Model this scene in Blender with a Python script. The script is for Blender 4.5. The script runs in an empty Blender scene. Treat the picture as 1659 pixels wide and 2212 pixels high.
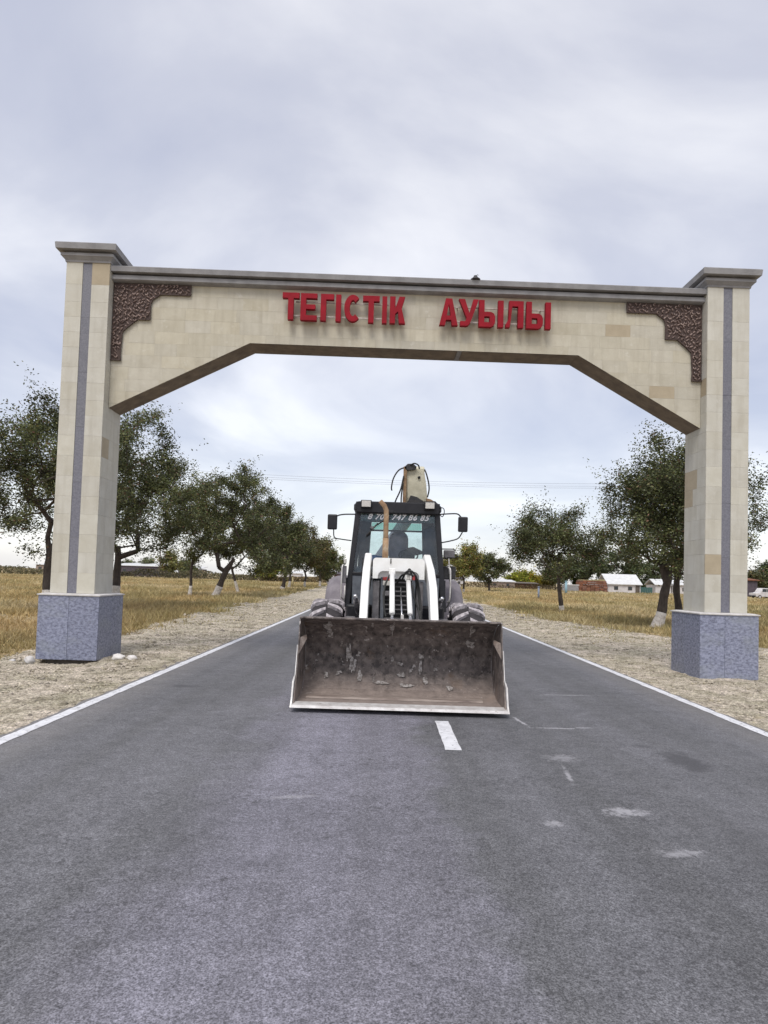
import bpy, bmesh, math, random
import numpy as np
from math import pi, sin, cos, radians as R
from mathutils import Vector, Matrix

# ------------------------------------------------------------------ camera, sky, sun
S = bpy.context.scene
COL = S.collection
cam_d = bpy.data.cameras.new("camera")
cam = bpy.data.objects.new("camera", cam_d)
COL.objects.link(cam)
S.camera = cam
cam_d.sensor_fit = 'VERTICAL'
cam_d.sensor_height = 36.0
cam_d.lens = 1390.0 / 2212.0 * 36.0
cam_d.shift_y = 88.0 / 2212.0
cam_d.clip_start = 0.05
cam_d.clip_end = 9000
cam.matrix_world = Matrix.Translation((0, 0, 1.5)) @ Matrix.Rotation(R(92.3), 4, 'X') @ Matrix.Rotation(R(1.75), 4, 'Z')

SUN_EL, SUN_AZ = 57.0, 196.0          # azimuth clockwise from +Y (north): light comes from behind the camera
w = bpy.data.worlds.new("World")
S.world = w
w.use_nodes = True
nt = w.node_tree
nt.nodes.clear()
N = nt.nodes.new
L = nt.links.new
out = N('ShaderNodeOutputWorld')
sky = N('ShaderNodeTexSky'); sky.sky_type = 'NISHITA'; sky.sun_disc = False
sky.sun_elevation = R(SUN_EL); sky.sun_rotation = R(SUN_AZ)
bg1 = N('ShaderNodeBackground'); bg1.inputs[1].default_value = 0.05
L(sky.outputs[0], bg1.inputs[0])
tc = N('ShaderNodeTexCoord')
sep = N('ShaderNodeSeparateXYZ'); L(tc.outputs['Generated'], sep.inputs[0])
# project the direction on a flat cloud deck
mx = N('ShaderNodeMath'); mx.operation = 'MAXIMUM'; L(sep.outputs[2], mx.inputs[0]); mx.inputs[1].default_value = 0.0
ad = N('ShaderNodeMath'); ad.operation = 'ADD'; L(mx.outputs[0], ad.inputs[0]); ad.inputs[1].default_value = 0.22
dx = N('ShaderNodeMath'); dx.operation = 'DIVIDE'; L(sep.outputs[0], dx.inputs[0]); L(ad.outputs[0], dx.inputs[1])
dy = N('ShaderNodeMath'); dy.operation = 'DIVIDE'; L(sep.outputs[1], dy.inputs[0]); L(ad.outputs[0], dy.inputs[1])
cb = N('ShaderNodeCombineXYZ'); L(dx.outputs[0], cb.inputs[0]); L(dy.outputs[0], cb.inputs[1])
n1 = N('ShaderNodeTexNoise'); L(cb.outputs[0], n1.inputs['Vector'])
n1.inputs['Scale'].default_value = 0.95; n1.inputs['Detail'].default_value = 7; n1.inputs['Roughness'].default_value = 0.5
n1.inputs['Distortion'].default_value = 0.5
cr = N('ShaderNodeValToRGB')
cr.color_ramp.elements[0].position = 0.36; cr.color_ramp.elements[0].color = (0.48, 0.49, 0.58, 1)
cr.color_ramp.elements[1].position = 0.60; cr.color_ramp.elements[1].color = (0.90, 0.885, 0.89, 1)
e = cr.color_ramp.elements.new(0.47); e.color = (0.61, 0.61, 0.67, 1)
L(n1.outputs[0], cr.inputs[0])
# brighter and whiter low down, where the deck thins out
hz = N('ShaderNodeMapRange'); L(sep.outputs[2], hz.inputs[0]); hz.inputs[1].default_value = 0.0; hz.inputs[2].default_value = 0.30
hz.inputs[3].default_value = 0.55; hz.inputs[4].default_value = 0.0; hz.interpolation_type = 'SMOOTHSTEP'
mixh = N('ShaderNodeMix'); mixh.data_type = 'RGBA'
L(hz.outputs[0], mixh.inputs[0]); L(cr.outputs[0], mixh.inputs[6]); mixh.inputs[7].default_value = (0.83, 0.81, 0.82, 1)
bg2 = N('ShaderNodeBackground'); bg2.inputs[1].default_value = 0.94
L(mixh.outputs[2], bg2.inputs[0])
addn = N('ShaderNodeAddShader'); L(bg1.outputs[0], addn.inputs[0]); L(bg2.outputs[0], addn.inputs[1])
L(addn.outputs[0], out.inputs[0])

sun_d = bpy.data.lights.new("sun", 'SUN')
sun_d.energy = 2.3
sun_d.angle = R(26)
sun_d.color = (1.0, 0.96, 0.9)
sun = bpy.data.objects.new("sun", sun_d)
COL.objects.link(sun)
az, el = R(SUN_AZ), R(SUN_EL)
sdir = Vector((sin(az) * cos(el), cos(az) * cos(el), sin(el)))
sun.rotation_euler = sdir.to_track_quat('Z', 'Y').to_euler()

S.view_settings.view_transform = 'Standard'
S.view_settings.look = 'None'
S.view_settings.exposure = 0.0
S.view_settings.gamma = 1.0
S.view_settings.use_curve_mapping = False
S.cycles.max_bounces = 8
S.cycles.transparent_max_bounces = 12
rng = np.random.default_rng(7)
random.seed(5)

# ------------------------------------------------------------------ materials
def newmat(name):
    m = bpy.data.materials.new(name)
    m.use_nodes = True
    t = m.node_tree
    return m, t, t.nodes['Principled BSDF']

def pmat(name, c1, c2=None, scale=8.0, rough=0.8, bump=0.0, bscale=None, metallic=0.0, lo=0.35, hi=0.65,
         spots=None, stretch=None, rand=0.0, spec=0.5, detail=6, attr=False, coat=0.0, streak=0.0, streakc=(.28, .24, .17)):
    """two-tone noise colour, optional spots (colour, scale, threshold), bump and per-object variation"""
    m, t, b = newmat(name)
    nn, ll = t.nodes.new, t.links.new
    c2 = c2 or tuple(x * 0.8 for x in c1)
    tcn = nn('ShaderNodeTexCoord')
    vec = tcn.outputs['Object']
    if rand or True:
        oi = nn('ShaderNodeObjectInfo')
        ml = nn('ShaderNodeMath'); ml.operation = 'MULTIPLY'; ll(oi.outputs['Random'], ml.inputs[0]); ml.inputs[1].default_value = 37.0 if rand else 0.0
        vv = nn('ShaderNodeVectorMath'); vv.operation = 'ADD'; ll(vec, vv.inputs[0]); ll(ml.outputs[0], vv.inputs[1])
        vec = vv.outputs[0]
    if stretch:
        mp = nn('ShaderNodeMapping'); ll(vec, mp.inputs[0]); mp.inputs['Scale'].default_value = stretch
        if len(stretch) > 3: pass
        vec = mp.outputs[0]
    ns = nn('ShaderNodeTexNoise'); ll(vec, ns.inputs['Vector'])
    ns.inputs['Scale'].default_value = scale; ns.inputs['Detail'].default_value = detail; ns.inputs['Roughness'].default_value = 0.6
    rp = nn('ShaderNodeValToRGB'); ll(ns.outputs[0], rp.inputs[0])
    rp.color_ramp.elements[0].position = lo; rp.color_ramp.elements[0].color = (*c2, 1)
    rp.color_ramp.elements[1].position = hi; rp.color_ramp.elements[1].color = (*c1, 1)
    col = rp.outputs[0]
    if streak:
        mp2 = nn('ShaderNodeMapping'); ll(tcn.outputs['Object'], mp2.inputs[0]); mp2.inputs['Scale'].default_value = (5.0, 5.0, .45)
        n5 = nn('ShaderNodeTexNoise'); ll(mp2.outputs[0], n5.inputs['Vector']); n5.inputs['Scale'].default_value = 1.6; n5.inputs['Detail'].default_value = 7; n5.inputs['Roughness'].default_value = .65
        m5 = nn('ShaderNodeMapRange'); ll(n5.outputs[0], m5.inputs[0]); m5.inputs[1].default_value = .48; m5.inputs[2].default_value = .72; m5.inputs[4].default_value = streak
        x5 = nn('ShaderNodeMix'); x5.data_type = 'RGBA'; ll(m5.outputs[0], x5.inputs[0]); ll(col, x5.inputs[6]); x5.inputs[7].default_value = (*streakc, 1); col = x5.outputs[2]
    if attr:
        at = nn('ShaderNodeAttribute'); at.attribute_name = 'Col'
        mm = nn('ShaderNodeMix'); mm.data_type = 'RGBA'; mm.blend_type = 'MULTIPLY'; mm.inputs[0].default_value = 1
        ll(col, mm.inputs[6]); ll(at.outputs[0], mm.inputs[7]); col = mm.outputs[2]
    for sp in (spots or []):
        sc, ss, th, wd = sp[:4]
        n2 = nn('ShaderNodeTexNoise'); ll(vec, n2.inputs['Vector']); n2.inputs['Scale'].default_value = ss; n2.inputs['Detail'].default_value = 5
        n2.inputs['Roughness'].default_value = 0.65
        mr = nn('ShaderNodeMapRange'); ll(n2.outputs[0], mr.inputs[0]); mr.inputs[1].default_value = th; mr.inputs[2].default_value = th + wd
        mr.inputs[4].default_value = sp[4] if len(sp) > 4 else 1.0
        mm = nn('ShaderNodeMix'); mm.data_type = 'RGBA'; ll(mr.outputs[0], mm.inputs[0]); ll(col, mm.inputs[6]); mm.inputs[7].default_value = (*sc, 1)
        col = mm.outputs[2]
    if rand:
        mr = nn('ShaderNodeMapRange'); ll(oi.outputs['Random'], mr.inputs[0]); mr.inputs[3].default_value = 1 - rand; mr.inputs[4].default_value = 1 + rand * 0.6
        hs = nn('ShaderNodeHueSaturation'); ll(mr.outputs[0], hs.inputs['Value']); ll(col, hs.inputs['Color'])
        m2 = nn('ShaderNodeMath'); m2.operation = 'MULTIPLY'; ll(oi.outputs['Random'], m2.inputs[0]); m2.inputs[1].default_value = 13.7
        m3 = nn('ShaderNodeMath'); m3.operation = 'FRACT'; ll(m2.outputs[0], m3.inputs[0])
        mr3 = nn('ShaderNodeMapRange'); ll(m3.outputs[0], mr3.inputs[0]); mr3.inputs[3].default_value = 0.88; mr3.inputs[4].default_value = 1.12
        ll(mr3.outputs[0], hs.inputs['Saturation'])
        col = hs.outputs[0]
    ll(col, b.inputs['Base Color'])
    b.inputs['Roughness'].default_value = rough
    b.inputs['Metallic'].default_value = metallic
    b.inputs['Specular IOR Level'].default_value = spec
    if coat: b.inputs['Coat Weight'].default_value = coat
    if bump:
        nb = nn('ShaderNodeTexNoise'); ll(vec, nb.inputs['Vector']); nb.inputs['Scale'].default_value = bscale or scale * 4; nb.inputs['Detail'].default_value = 6
        bp = nn('ShaderNodeBump'); ll(nb.outputs[0], bp.inputs['Height']); bp.inputs['Strength'].default_value = bump; bp.inputs['Distance'].default_value = 0.02
        ll(bp.outputs[0], b.inputs['Normal'])
    return m

def glassmat(name, tint, reflect=0.9, rough=0.03):
    m, t, b = newmat(name)
    t.nodes.remove(b)
    nn, ll = t.nodes.new, t.links.new
    o = t.nodes['Material Output']
    tr = nn('ShaderNodeBsdfTransparent'); tr.inputs[0].default_value = (*tint, 1)
    gl = nn('ShaderNodeBsdfGlossy'); gl.inputs['Roughness'].default_value = rough; gl.inputs[0].default_value = (reflect,) * 3 + (1,)
    fr = nn('ShaderNodeFresnel'); fr.inputs[0].default_value = 1.5
    mi = nn('ShaderNodeMixShader'); ll(fr.outputs[0], mi.inputs[0]); ll(tr.outputs[0], mi.inputs[1]); ll(gl.outputs[0], mi.inputs[2])
    # a film of dust
    df = nn('ShaderNodeBsdfDiffuse'); df.inputs[0].default_value = (0.4, 0.38, 0.36, 1)
    n2 = nn('ShaderNodeTexNoise'); n2.inputs['Scale'].default_value = 5
    mr = nn('ShaderNodeMapRange'); ll(n2.outputs[0], mr.inputs[0]); mr.inputs[1].default_value = 0.4; mr.inputs[2].default_value = 0.8; mr.inputs[4].default_value = 0.10
    m2 = nn('ShaderNodeMixShader'); ll(mr.outputs[0], m2.inputs[0]); ll(mi.outputs[0], m2.inputs[1]); ll(df.outputs[0], m2.inputs[2])
    ll(m2.outputs[0], o.inputs[0])
    return m

def leafmat(name, transl=0.25):
    m, t, b = newmat(name)
    nn, ll = t.nodes.new, t.links.new
    at = nn('ShaderNodeAttribute'); at.attribute_name = 'Col'
    ll(at.outputs[0], b.inputs['Base Color'])
    b.inputs['Roughness'].default_value = 0.6
    b.inputs['Specular IOR Level'].default_value = 0.35
    tl = nn('ShaderNodeBsdfTranslucent'); ll(at.outputs[0], tl.inputs[0])
    mi = nn('ShaderNodeMixShader'); mi.inputs[0].default_value = transl
    ll(b.outputs[0], mi.inputs[1]); ll(tl.outputs[0], mi.inputs[2])
    ll(mi.outputs[0], t.nodes['Material Output'].inputs[0])
    return m

M = {}
M['tile'] = pmat('sandstone_tile', (0.53, 0.495, 0.405), (0.465, 0.43, 0.345), scale=3.5, rough=0.85, bump=0.15, bscale=60, rand=0.05, streak=.32,
                 spots=[((0.40, 0.35, 0.25), 1.6, 0.56, 0.2, 0.4), ((0.62, 0.6, 0.54), 9, 0.6, 0.1, 0.4)])
M['tile_grey'] = pmat('grey_sandstone_tile', (0.56, 0.54, 0.475), (0.50, 0.475, 0.405), scale=3.5, rough=0.85, bump=0.15, bscale=60, rand=0.05, streak=.35, streakc=(.33, .30, .24),
                 spots=[((0.62, 0.6, 0.55), 9, 0.6, 0.1, 0.4)])
M['tile_tan'] = pmat('tan_tile', (0.42, 0.355, 0.255), (0.37, 0.31, 0.22), scale=5, rough=0.85, bump=0.15, bscale=60)
M['tile_pale'] = pmat('pale_tile', (0.57, 0.55, 0.48), (0.51, 0.485, 0.41), scale=5, rough=0.85, bump=0.15, bscale=60, rand=0.05)
M['mortar'] = pmat('mortar', (0.45, 0.42, 0.34), scale=20, rough=0.95)
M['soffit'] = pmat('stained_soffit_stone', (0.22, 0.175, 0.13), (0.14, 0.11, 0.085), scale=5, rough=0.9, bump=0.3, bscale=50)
M['cornice'] = pmat('grey_render', (0.30, 0.295, 0.30), (0.215, 0.21, 0.215), scale=4, rough=0.9, bump=0.2, bscale=40,
                    spots=[((0.14, 0.13, 0.125), 2.5, 0.58, 0.2, 0.5)])
M['strip'] = pmat('dark_grey_granite', (0.20, 0.20, 0.23), (0.135, 0.135, 0.165), scale=40, rough=0.5, rand=0.08, spots=[((0.33, 0.33, 0.36), 60, 0.68, 0.05, 0.6)])
M['granite'] = pmat('blue_grey_granite', (0.30, 0.32, 0.42), (0.125, 0.135, 0.19), scale=19, rough=0.55, stretch=(1, 1, 1.7), lo=0.36, hi=0.62, rand=0.08, detail=8,
                    spots=[((0.42, 0.42, 0.52), 45, 0.62, 0.06, 0.7), ((0.07, 0.075, 0.09), 38, 0.66, 0.05, 0.7), ((0.25, 0.27, 0.29), 2.0, 0.5, 0.2, 0.5)])
M['slab'] = pmat('white_cap_slab', (0.62, 0.60, 0.59), (0.48, 0.46, 0.44), scale=9, rough=0.8, bump=0.2)
M['foundation'] = pmat('foundation_concrete', (0.12, 0.11, 0.10), (0.07, 0.065, 0.06), scale=8, rough=0.95, bump=0.6)
M['carve_back'] = pmat('carved_panel_ground', (0.085, 0.055, 0.047), (0.05, 0.032, 0.028), scale=20, rough=0.8)
M['carve'] = pmat('carved_panel_relief', (0.33, 0.245, 0.215), (0.125, 0.082, 0.07), scale=10, rough=0.65, lo=0.4, hi=0.62, bump=0.3,
                  spots=[((0.45, 0.40, 0.37), 18, 0.63, 0.06, 0.8)])
M['red'] = pmat('red_enamel', (0.29, 0.006, 0.017), (0.22, 0.005, 0.013), scale=6, rough=0.65, spec=0.2, spots=[((0.26, 0.02, 0.025), 12, 0.62, 0.1, 0.6)])
M['rail'] = pmat('rail_paint', (0.55, 0.5, 0.46), (0.3, 0.25, 0.22), scale=14, rough=0.6)
M['darkmetal'] = pmat('dark_metal', (0.05, 0.048, 0.05), (0.028, 0.026, 0.028), scale=14, rough=0.5, spots=[((0.16, 0.14, 0.12), 8, 0.62, 0.15, 0.5)])
M['black'] = pmat('black_paint', (0.018, 0.018, 0.022), (0.011, 0.011, 0.014), scale=9, rough=0.45, spec=0.35, spots=[((0.10, 0.093, 0.09), 7, 0.6, 0.15, 0.4)])
M['rubberhose'] = pmat('rubber_hose', (0.02, 0.02, 0.02), rough=0.55)
M['white'] = pmat('worn_white_paint', (0.92, 0.92, 0.90), (0.84, 0.83, 0.80), scale=6, rough=0.38,
                  spots=[((0.36, 0.29, 0.22), 9, 0.68, 0.06, 0.7), ((0.5, 0.47, 0.42), 3.5, 0.6, 0.15, 0.4)])
M['chrome'] = pmat('chrome_rod', (0.7, 0.7, 0.72), (0.6, 0.6, 0.62), rough=0.2, metallic=1)
M['cream'] = pmat('grimy_cream_paint', (0.64, 0.61, 0.48), (0.48, 0.45, 0.34), scale=5, rough=0.6,
                  spots=[((0.20, 0.15, 0.10), 6, 0.60, 0.1, 0.8), ((0.07, 0.05, 0.045), 11, 0.66, 0.05, 0.9)])
M['bucket'] = pmat('scraped_brown_steel', (0.20, 0.166, 0.150), (0.058, 0.047, 0.044), scale=11, rough=0.65, lo=0.36, hi=0.66, detail=9, bump=0.35, bscale=30, stretch=(1, 1, 0.8),
                   spots=[((0.26, 0.22, 0.195), 13, 0.56, 0.07, 0.55), ((0.46, 0.42, 0.40), 9, 0.64, 0.03, 0.9), ((0.13, 0.08, 0.045), 3, 0.6, 0.1, 0.6), ((0.025, 0.02, 0.018), 17, 0.60, 0.05, 0.8), ((0.50, 0.46, 0.43), 26, 0.67, 0.03, 0.8)])
M['bucket_dust'] = pmat('dusty_worn_steel', (0.34, 0.285, 0.25), (0.17, 0.13, 0.112), scale=7, rough=0.7, bump=0.3, stretch=(0.5, 2, 2),
                        spots=[((0.07, 0.05, 0.045), 6, 0.58, 0.1, 0.7)])
def add_dust(m, z0, z1, colr, strength):
    t = m.node_tree; nn, ll = t.nodes.new, t.links.new
    b = t.nodes['Principled BSDF']; src = b.inputs['Base Color'].links[0].from_socket
    sp = nn('ShaderNodeSeparateXYZ'); ll(nn('ShaderNodeTexCoord').outputs['Object'], sp.inputs[0])
    ns = nn('ShaderNodeTexNoise'); ns.inputs['Scale'].default_value = 6; ns.inputs['Detail'].default_value = 8; ns.inputs['Roughness'].default_value = .7
    ll(nn('ShaderNodeTexCoord').outputs['Object'], ns.inputs['Vector'])
    ma = nn('ShaderNodeMath'); ma.operation = 'MULTIPLY_ADD'; ll(ns.outputs[0], ma.inputs[0]); ma.inputs[1].default_value = -.45; ll(sp.outputs[2], ma.inputs[2])
    mr = nn('ShaderNodeMapRange'); ll(ma.outputs[0], mr.inputs[0]); mr.inputs[1].default_value = z1 - .22; mr.inputs[2].default_value = z0 - .22; mr.inputs[4].default_value = strength
    x = nn('ShaderNodeMix'); x.data_type = 'RGBA'; ll(mr.outputs[0], x.inputs[0]); ll(src, x.inputs[6]); x.inputs[7].default_value = (*colr, 1)
    ll(x.outputs[2], b.inputs['Base Color'])
add_dust(M['bucket'], .04, .33, (0.31, 0.25, 0.22), .75)
M['scrape'] = pmat('bare_scraped_metal', (0.46, 0.43, 0.41), (0.17, 0.145, 0.13), scale=34, rough=0.6, lo=.4, hi=.6)
M['edge'] = pmat('polished_cutting_edge', (0.72, 0.70, 0.68), (0.50, 0.47, 0.45), scale=10, rough=0.4, metallic=0.2, spots=[((0.3, 0.25, 0.22), 9, 0.64, 0.05, 0.6)])
M['tyre'] = pmat('tyre_rubber', (0.045, 0.04, 0.043), (0.025, 0.022, 0.025), scale=12, rough=0.9, spots=[((0.14, 0.122, 0.12), 5, 0.6, 0.2, 0.35)])
M['lug'] = pmat('dusty_lug_rubber', (0.50, 0.46, 0.48), (0.11, 0.10, 0.105), scale=18, rough=0.9, lo=0.3, hi=0.6, bump=0.4)
M['fender'] = pmat('dusty_fender', (0.26, 0.235, 0.255), (0.18, 0.16, 0.18), scale=5, rough=0.75, spots=[((0.42, 0.38, 0.38), 14, 0.62, 0.1, 0.5)])
M['rust'] = pmat('rusty_exhaust', (0.40, 0.27, 0.16), (0.25, 0.15, 0.085), scale=9, rough=0.8, bump=0.3, spots=[((0.46, 0.40, 0.30), 6, 0.58, 0.1, 0.6)])
M['greypaint'] = pmat('grey_paint', (0.20, 0.19, 0.20), (0.10, 0.095, 0.10), scale=9, rough=0.6, spots=[((0.35, 0.32, 0.30), 10, 0.64, 0.08, 0.6)])
M['glass'] = glassmat('cab_windscreen_glass', (0.90, 0.95, 0.955))
M['glass_dark'] = glassmat('tinted_side_glass', (0.32, 0.37, 0.40))
M['glass_far'] = pmat('far_window_glass', (0.04, 0.05, 0.06), rough=0.15)
M['visor'] = glassmat('green_visor_film', (0.55, 0.74, 0.69), rough=0.3)
M['seat'] = pmat('seat_vinyl', (0.34, 0.30, 0.36), (0.24, 0.21, 0.26), scale=9, rough=0.7)
M['trim'] = pmat('cab_trim', (0.15, 0.165, 0.19), (0.09, 0.10, 0.12), scale=8, rough=0.8)
M['bluecloth'] = pmat('blue_cloth', (0.06, 0.17, 0.42), (0.04, 0.11, 0.3), scale=12, rough=0.9)
M['navycloth'] = pmat('navy_cloth', (0.05, 0.07, 0.11), (0.03, 0.042, 0.07), scale=12, rough=0.95)
M['lampglass'] = pmat('lamp_lens', (0.60, 0.58, 0.54), (0.42, 0.40, 0.37), scale=60, rough=0.25)
M['lampred'] = pmat('red_lens', (0.45, 0.05, 0.05), (0.3, 0.03, 0.03), rough=0.25)
M['sticker'] = pmat('white_vinyl', (0.86, 0.86, 0.88), (0.7, 0.7, 0.74), scale=30, rough=0.5)
M['bark'] = pmat('bark', (0.085, 0.068, 0.058), (0.04, 0.032, 0.028), scale=14, rough=0.95, bump=0.8, bscale=30, stretch=(1, 1, 0.3))
M['limewash'] = pmat('limewash', (0.60, 0.56, 0.51), (0.34, 0.29, 0.25), scale=9, rough=0.95, lo=0.32, hi=0.55, bump=0.5)
M['leaf'] = leafmat('leaves')
M['grass'] = leafmat('dry_grass', 0.3)
M['stone'] = pmat('gravel_stone', (0.9, 0.88, 0.85), (0.6, 0.58, 0.55), scale=25, rough=0.95, attr=True)
M['whitestone'] = pmat('whitewashed_stone', (0.78, 0.75, 0.72), (0.6, 0.57, 0.54), scale=9, rough=0.9, bump=0.3)
M['paint'] = pmat('road_paint', (0.74, 0.74, 0.76), (0.58, 0.58, 0.60), scale=9, rough=0.7, bump=0.1,
                  spots=[((0.25, 0.245, 0.25), 24, 0.58, 0.05, 0.75), ((0.34, 0.33, 0.33), 4, 0.56, 0.12, 0.5)])
M['scuff'] = pmat('pale_scuff', (0.36, 0.35, 0.37), (0.22, 0.215, 0.23), scale=12, rough=0.9)
M['oil'] = pmat('oil_stain', (0.07, 0.07, 0.076), (0.11, 0.11, 0.115), scale=12, rough=0.5)
M['farwhite'] = pmat('whitewashed_wall', (0.66, 0.64, 0.64), (0.52, 0.49, 0.48), scale=1.2, rough=0.9)
M['farbeige'] = pmat('beige_wall', (0.34, 0.27, 0.22), (0.26, 0.2, 0.165), scale=1.2, rough=0.9)
M['fargreen'] = pmat('green_gate_paint', (0.05, 0.12, 0.11), rough=0.7)
M['farbrick'] = pmat('rust_brown_bale', (0.27, 0.12, 0.075), (0.15, 0.07, 0.045), scale=3, rough=0.95, bump=0.5, rand=0.3)
M['straw'] = pmat('straw', (0.42, 0.36, 0.2), (0.3, 0.25, 0.13), scale=5, rough=0.95)
M['roofmetal'] = pmat('pale_sheet_roof', (0.70, 0.70, 0.70), (0.58, 0.58, 0.57), scale=1.5, rough=0.5)
M['darkwall'] = pmat('dark_violet_wall', (0.10, 0.08, 0.10), (0.06, 0.05, 0.06), scale=1.5, rough=0.9)
M['bluepost'] = pmat('faded_blue_paint', (0.22, 0.26, 0.33), (0.15, 0.18, 0.24), scale=6, rough=0.7)
M['paleblue'] = pmat('pale_blue_paint', (0.30, 0.46, 0.53), (0.2, 0.33, 0.4), scale=6, rough=0.7)
M['wood'] = pmat('weathered_wood', (0.16, 0.13, 0.11), (0.09, 0.075, 0.06), scale=6, rough=0.9)
M['palepath'] = pmat('pale_dirt', (0.44, 0.37, 0.32), (0.34, 0.28, 0.23), scale=0.8, rough=0.95)

def asphalt():
    m, t, b = newmat('worn_asphalt')
    nn, ll = t.nodes.new, t.links.new
    tcn = nn('ShaderNodeTexCoord'); V = tcn.outputs['Object']
    def noise(sc, det=6, vec=V, rough=0.6):
        n = nn('ShaderNodeTexNoise'); ll(vec, n.inputs['Vector']); n.inputs['Scale'].default_value = sc; n.inputs['Detail'].default_value = det
        n.inputs['Roughness'].default_value = rough
        return n.outputs[0]
    def ramp(f, p0, c0, p1, c1):
        r = nn('ShaderNodeValToRGB'); ll(f, r.inputs[0]); r.color_ramp.elements[0].position = p0; r.color_ramp.elements[0].color = (*c0, 1)
        r.color_ramp.elements[1].position = p1; r.color_ramp.elements[1].color = (*c1, 1); return r.outputs[0]
    def mul(a, c, f=1.0):
        x = nn('ShaderNodeMix'); x.data_type = 'RGBA'; x.blend_type = 'MULTIPLY'; x.inputs[0].default_value = f; ll(a, x.inputs[6]); ll(c, x.inputs[7]); return x.outputs[2]
    base = ramp(noise(0.55, 4), 0.3, (0.118, 0.117, 0.124), 0.7, (0.150, 0.148, 0.158))
    fine = mul(ramp(noise(150, 3), 0.36, (0.45, 0.45, 0.45), 0.66, (1.55, 1.55, 1.55)), ramp(noise(55, 4, rough=.7), 0.34, (0.70, 0.70, 0.70), 0.66, (1.32, 1.32, 1.32)))
    mid = ramp(noise(7, 8, rough=0.75), 0.32, (0.78, 0.78, 0.78), 0.62, (1.10, 1.10, 1.10))
    mp = nn('ShaderNodeMapping'); ll(V, mp.inputs[0]); mp.inputs['Scale'].default_value = (1.5, 0.05, 1)
    lane = ramp(noise(1.0, 3, mp.outputs[0]), 0.36, (0.84, 0.84, 0.83), 0.64, (1.16, 1.16, 1.19))
    c = mul(mul(mul(base, fine), mid), lane)
    # polished, dusty band worn along the middle of the carriageway
    ds = nn('ShaderNodeSeparateXYZ'); ll(V, ds.inputs[0])
    wob = nn('ShaderNodeMath'); wob.operation = 'MULTIPLY_ADD'; ll(noise(1.3, 5), wob.inputs[0]); wob.inputs[1].default_value = 1.1; ll(ds.outputs[0], wob.inputs[2])
    m1 = nn('ShaderNodeMapRange'); m1.interpolation_type = 'SMOOTHSTEP'; ll(wob.outputs[0], m1.inputs[0]); m1.inputs[1].default_value = -.9; m1.inputs[2].default_value = -.15
    m2_ = nn('ShaderNodeMapRange'); m2_.interpolation_type = 'SMOOTHSTEP'; ll(wob.outputs[0], m2_.inputs[0]); m2_.inputs[1].default_value = 1.15; m2_.inputs[2].default_value = .85
    mm_ = nn('ShaderNodeMath'); mm_.operation = 'MULTIPLY'; ll(m1.outputs[0], mm_.inputs[0]); ll(m2_.outputs[0], mm_.inputs[1])
    c = mul(c, ramp(mm_.outputs[0], 0.0, (0.94, 0.94, 0.93), 1.0, (1.38, 1.35, 1.46)))
    # dark wear speckle gathered in patches, and one oily smear
    gate_ = nn('ShaderNodeMapRange'); ll(noise(0.9, 3), gate_.inputs[0]); gate_.inputs[1].default_value = 0.46; gate_.inputs[2].default_value = 0.56
    spk = nn('ShaderNodeMapRange'); ll(noise(24, 7, rough=0.8), spk.inputs[0]); spk.inputs[1].default_value = 0.455; spk.inputs[2].default_value = 0.40; spk.inputs[4].default_value = 0.75
    gm = nn('ShaderNodeMath'); gm.operation = 'MULTIPLY'; ll(gate_.outputs[0], gm.inputs[0]); ll(spk.outputs[0], gm.inputs[1])
    x = nn('ShaderNodeMix'); x.data_type = 'RGBA'; ll(gm.outputs[0], x.inputs[0]); ll(c, x.inputs[6]); x.inputs[7].default_value = (0.05, 0.048, 0.052, 1)
    c = x.outputs[2]
    for (ox, oy, rx_, ry_, st_) in ((2.62, 5.5, .22, .42, .75), (2.42, 6.0, .12, .08, .5), (-2.55, 8.4, .28, .16, .6), (-0.5, 3.6, 1.0, 1.5, .18), (2.3, 3.6, .5, .9, .22)):
        vm = nn('ShaderNodeVectorMath'); vm.operation = 'SUBTRACT'; ll(V, vm.inputs[0]); vm.inputs[1].default_value = (ox, oy, .03)
        v2 = nn('ShaderNodeVectorMath'); v2.operation = 'DIVIDE'; ll(vm.outputs[0], v2.inputs[0]); v2.inputs[1].default_value = (rx_, ry_, 1)
        ln = nn('ShaderNodeVectorMath'); ln.operation = 'LENGTH'; ll(v2.outputs[0], ln.inputs[0])
        na = nn('ShaderNodeMath'); na.operation = 'MULTIPLY_ADD'; ll(noise(9, 5), na.inputs[0]); na.inputs[1].default_value = 1.1; ll(ln.outputs['Value'], na.inputs[2])
        mr_ = nn('ShaderNodeMapRange'); ll(na.outputs[0], mr_.inputs[0]); mr_.inputs[1].default_value = 1.45; mr_.inputs[2].default_value = 0.95; mr_.inputs[4].default_value = st_
        x = nn('ShaderNodeMix'); x.data_type = 'RGBA'; ll(mr_.outputs[0], x.inputs[0]); ll(c, x.inputs[6]); x.inputs[7].default_value = (0.055, 0.053, 0.058, 1)
        c = x.outputs[2]
    # pale drips and scuffs
    for (ox, oy, rx_, ry_, rot_, st_) in ((1.50, 6.90, .035, .34, .15, .8), (1.82, 6.62, .38, .035, .0, .75), (2.12, 6.68, .22, .035, .15, .6), (1.47, 5.02, .03, .33, -.12, .6), (1.62, 4.25, .22, .12, .1, .7), (1.10, 4.02, .10, .08, 0, .5),
                                          (2.45, 8.6, .6, .06, .1, .4), (1.55, 5.5, .25, .16, .3, .35), (1.7, 3.62, .18, .08, .2, .5), (-.55, 4.35, .25, .05, .2, .35), (2.1, 3.2, .25, .12, 1, .4)):
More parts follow.
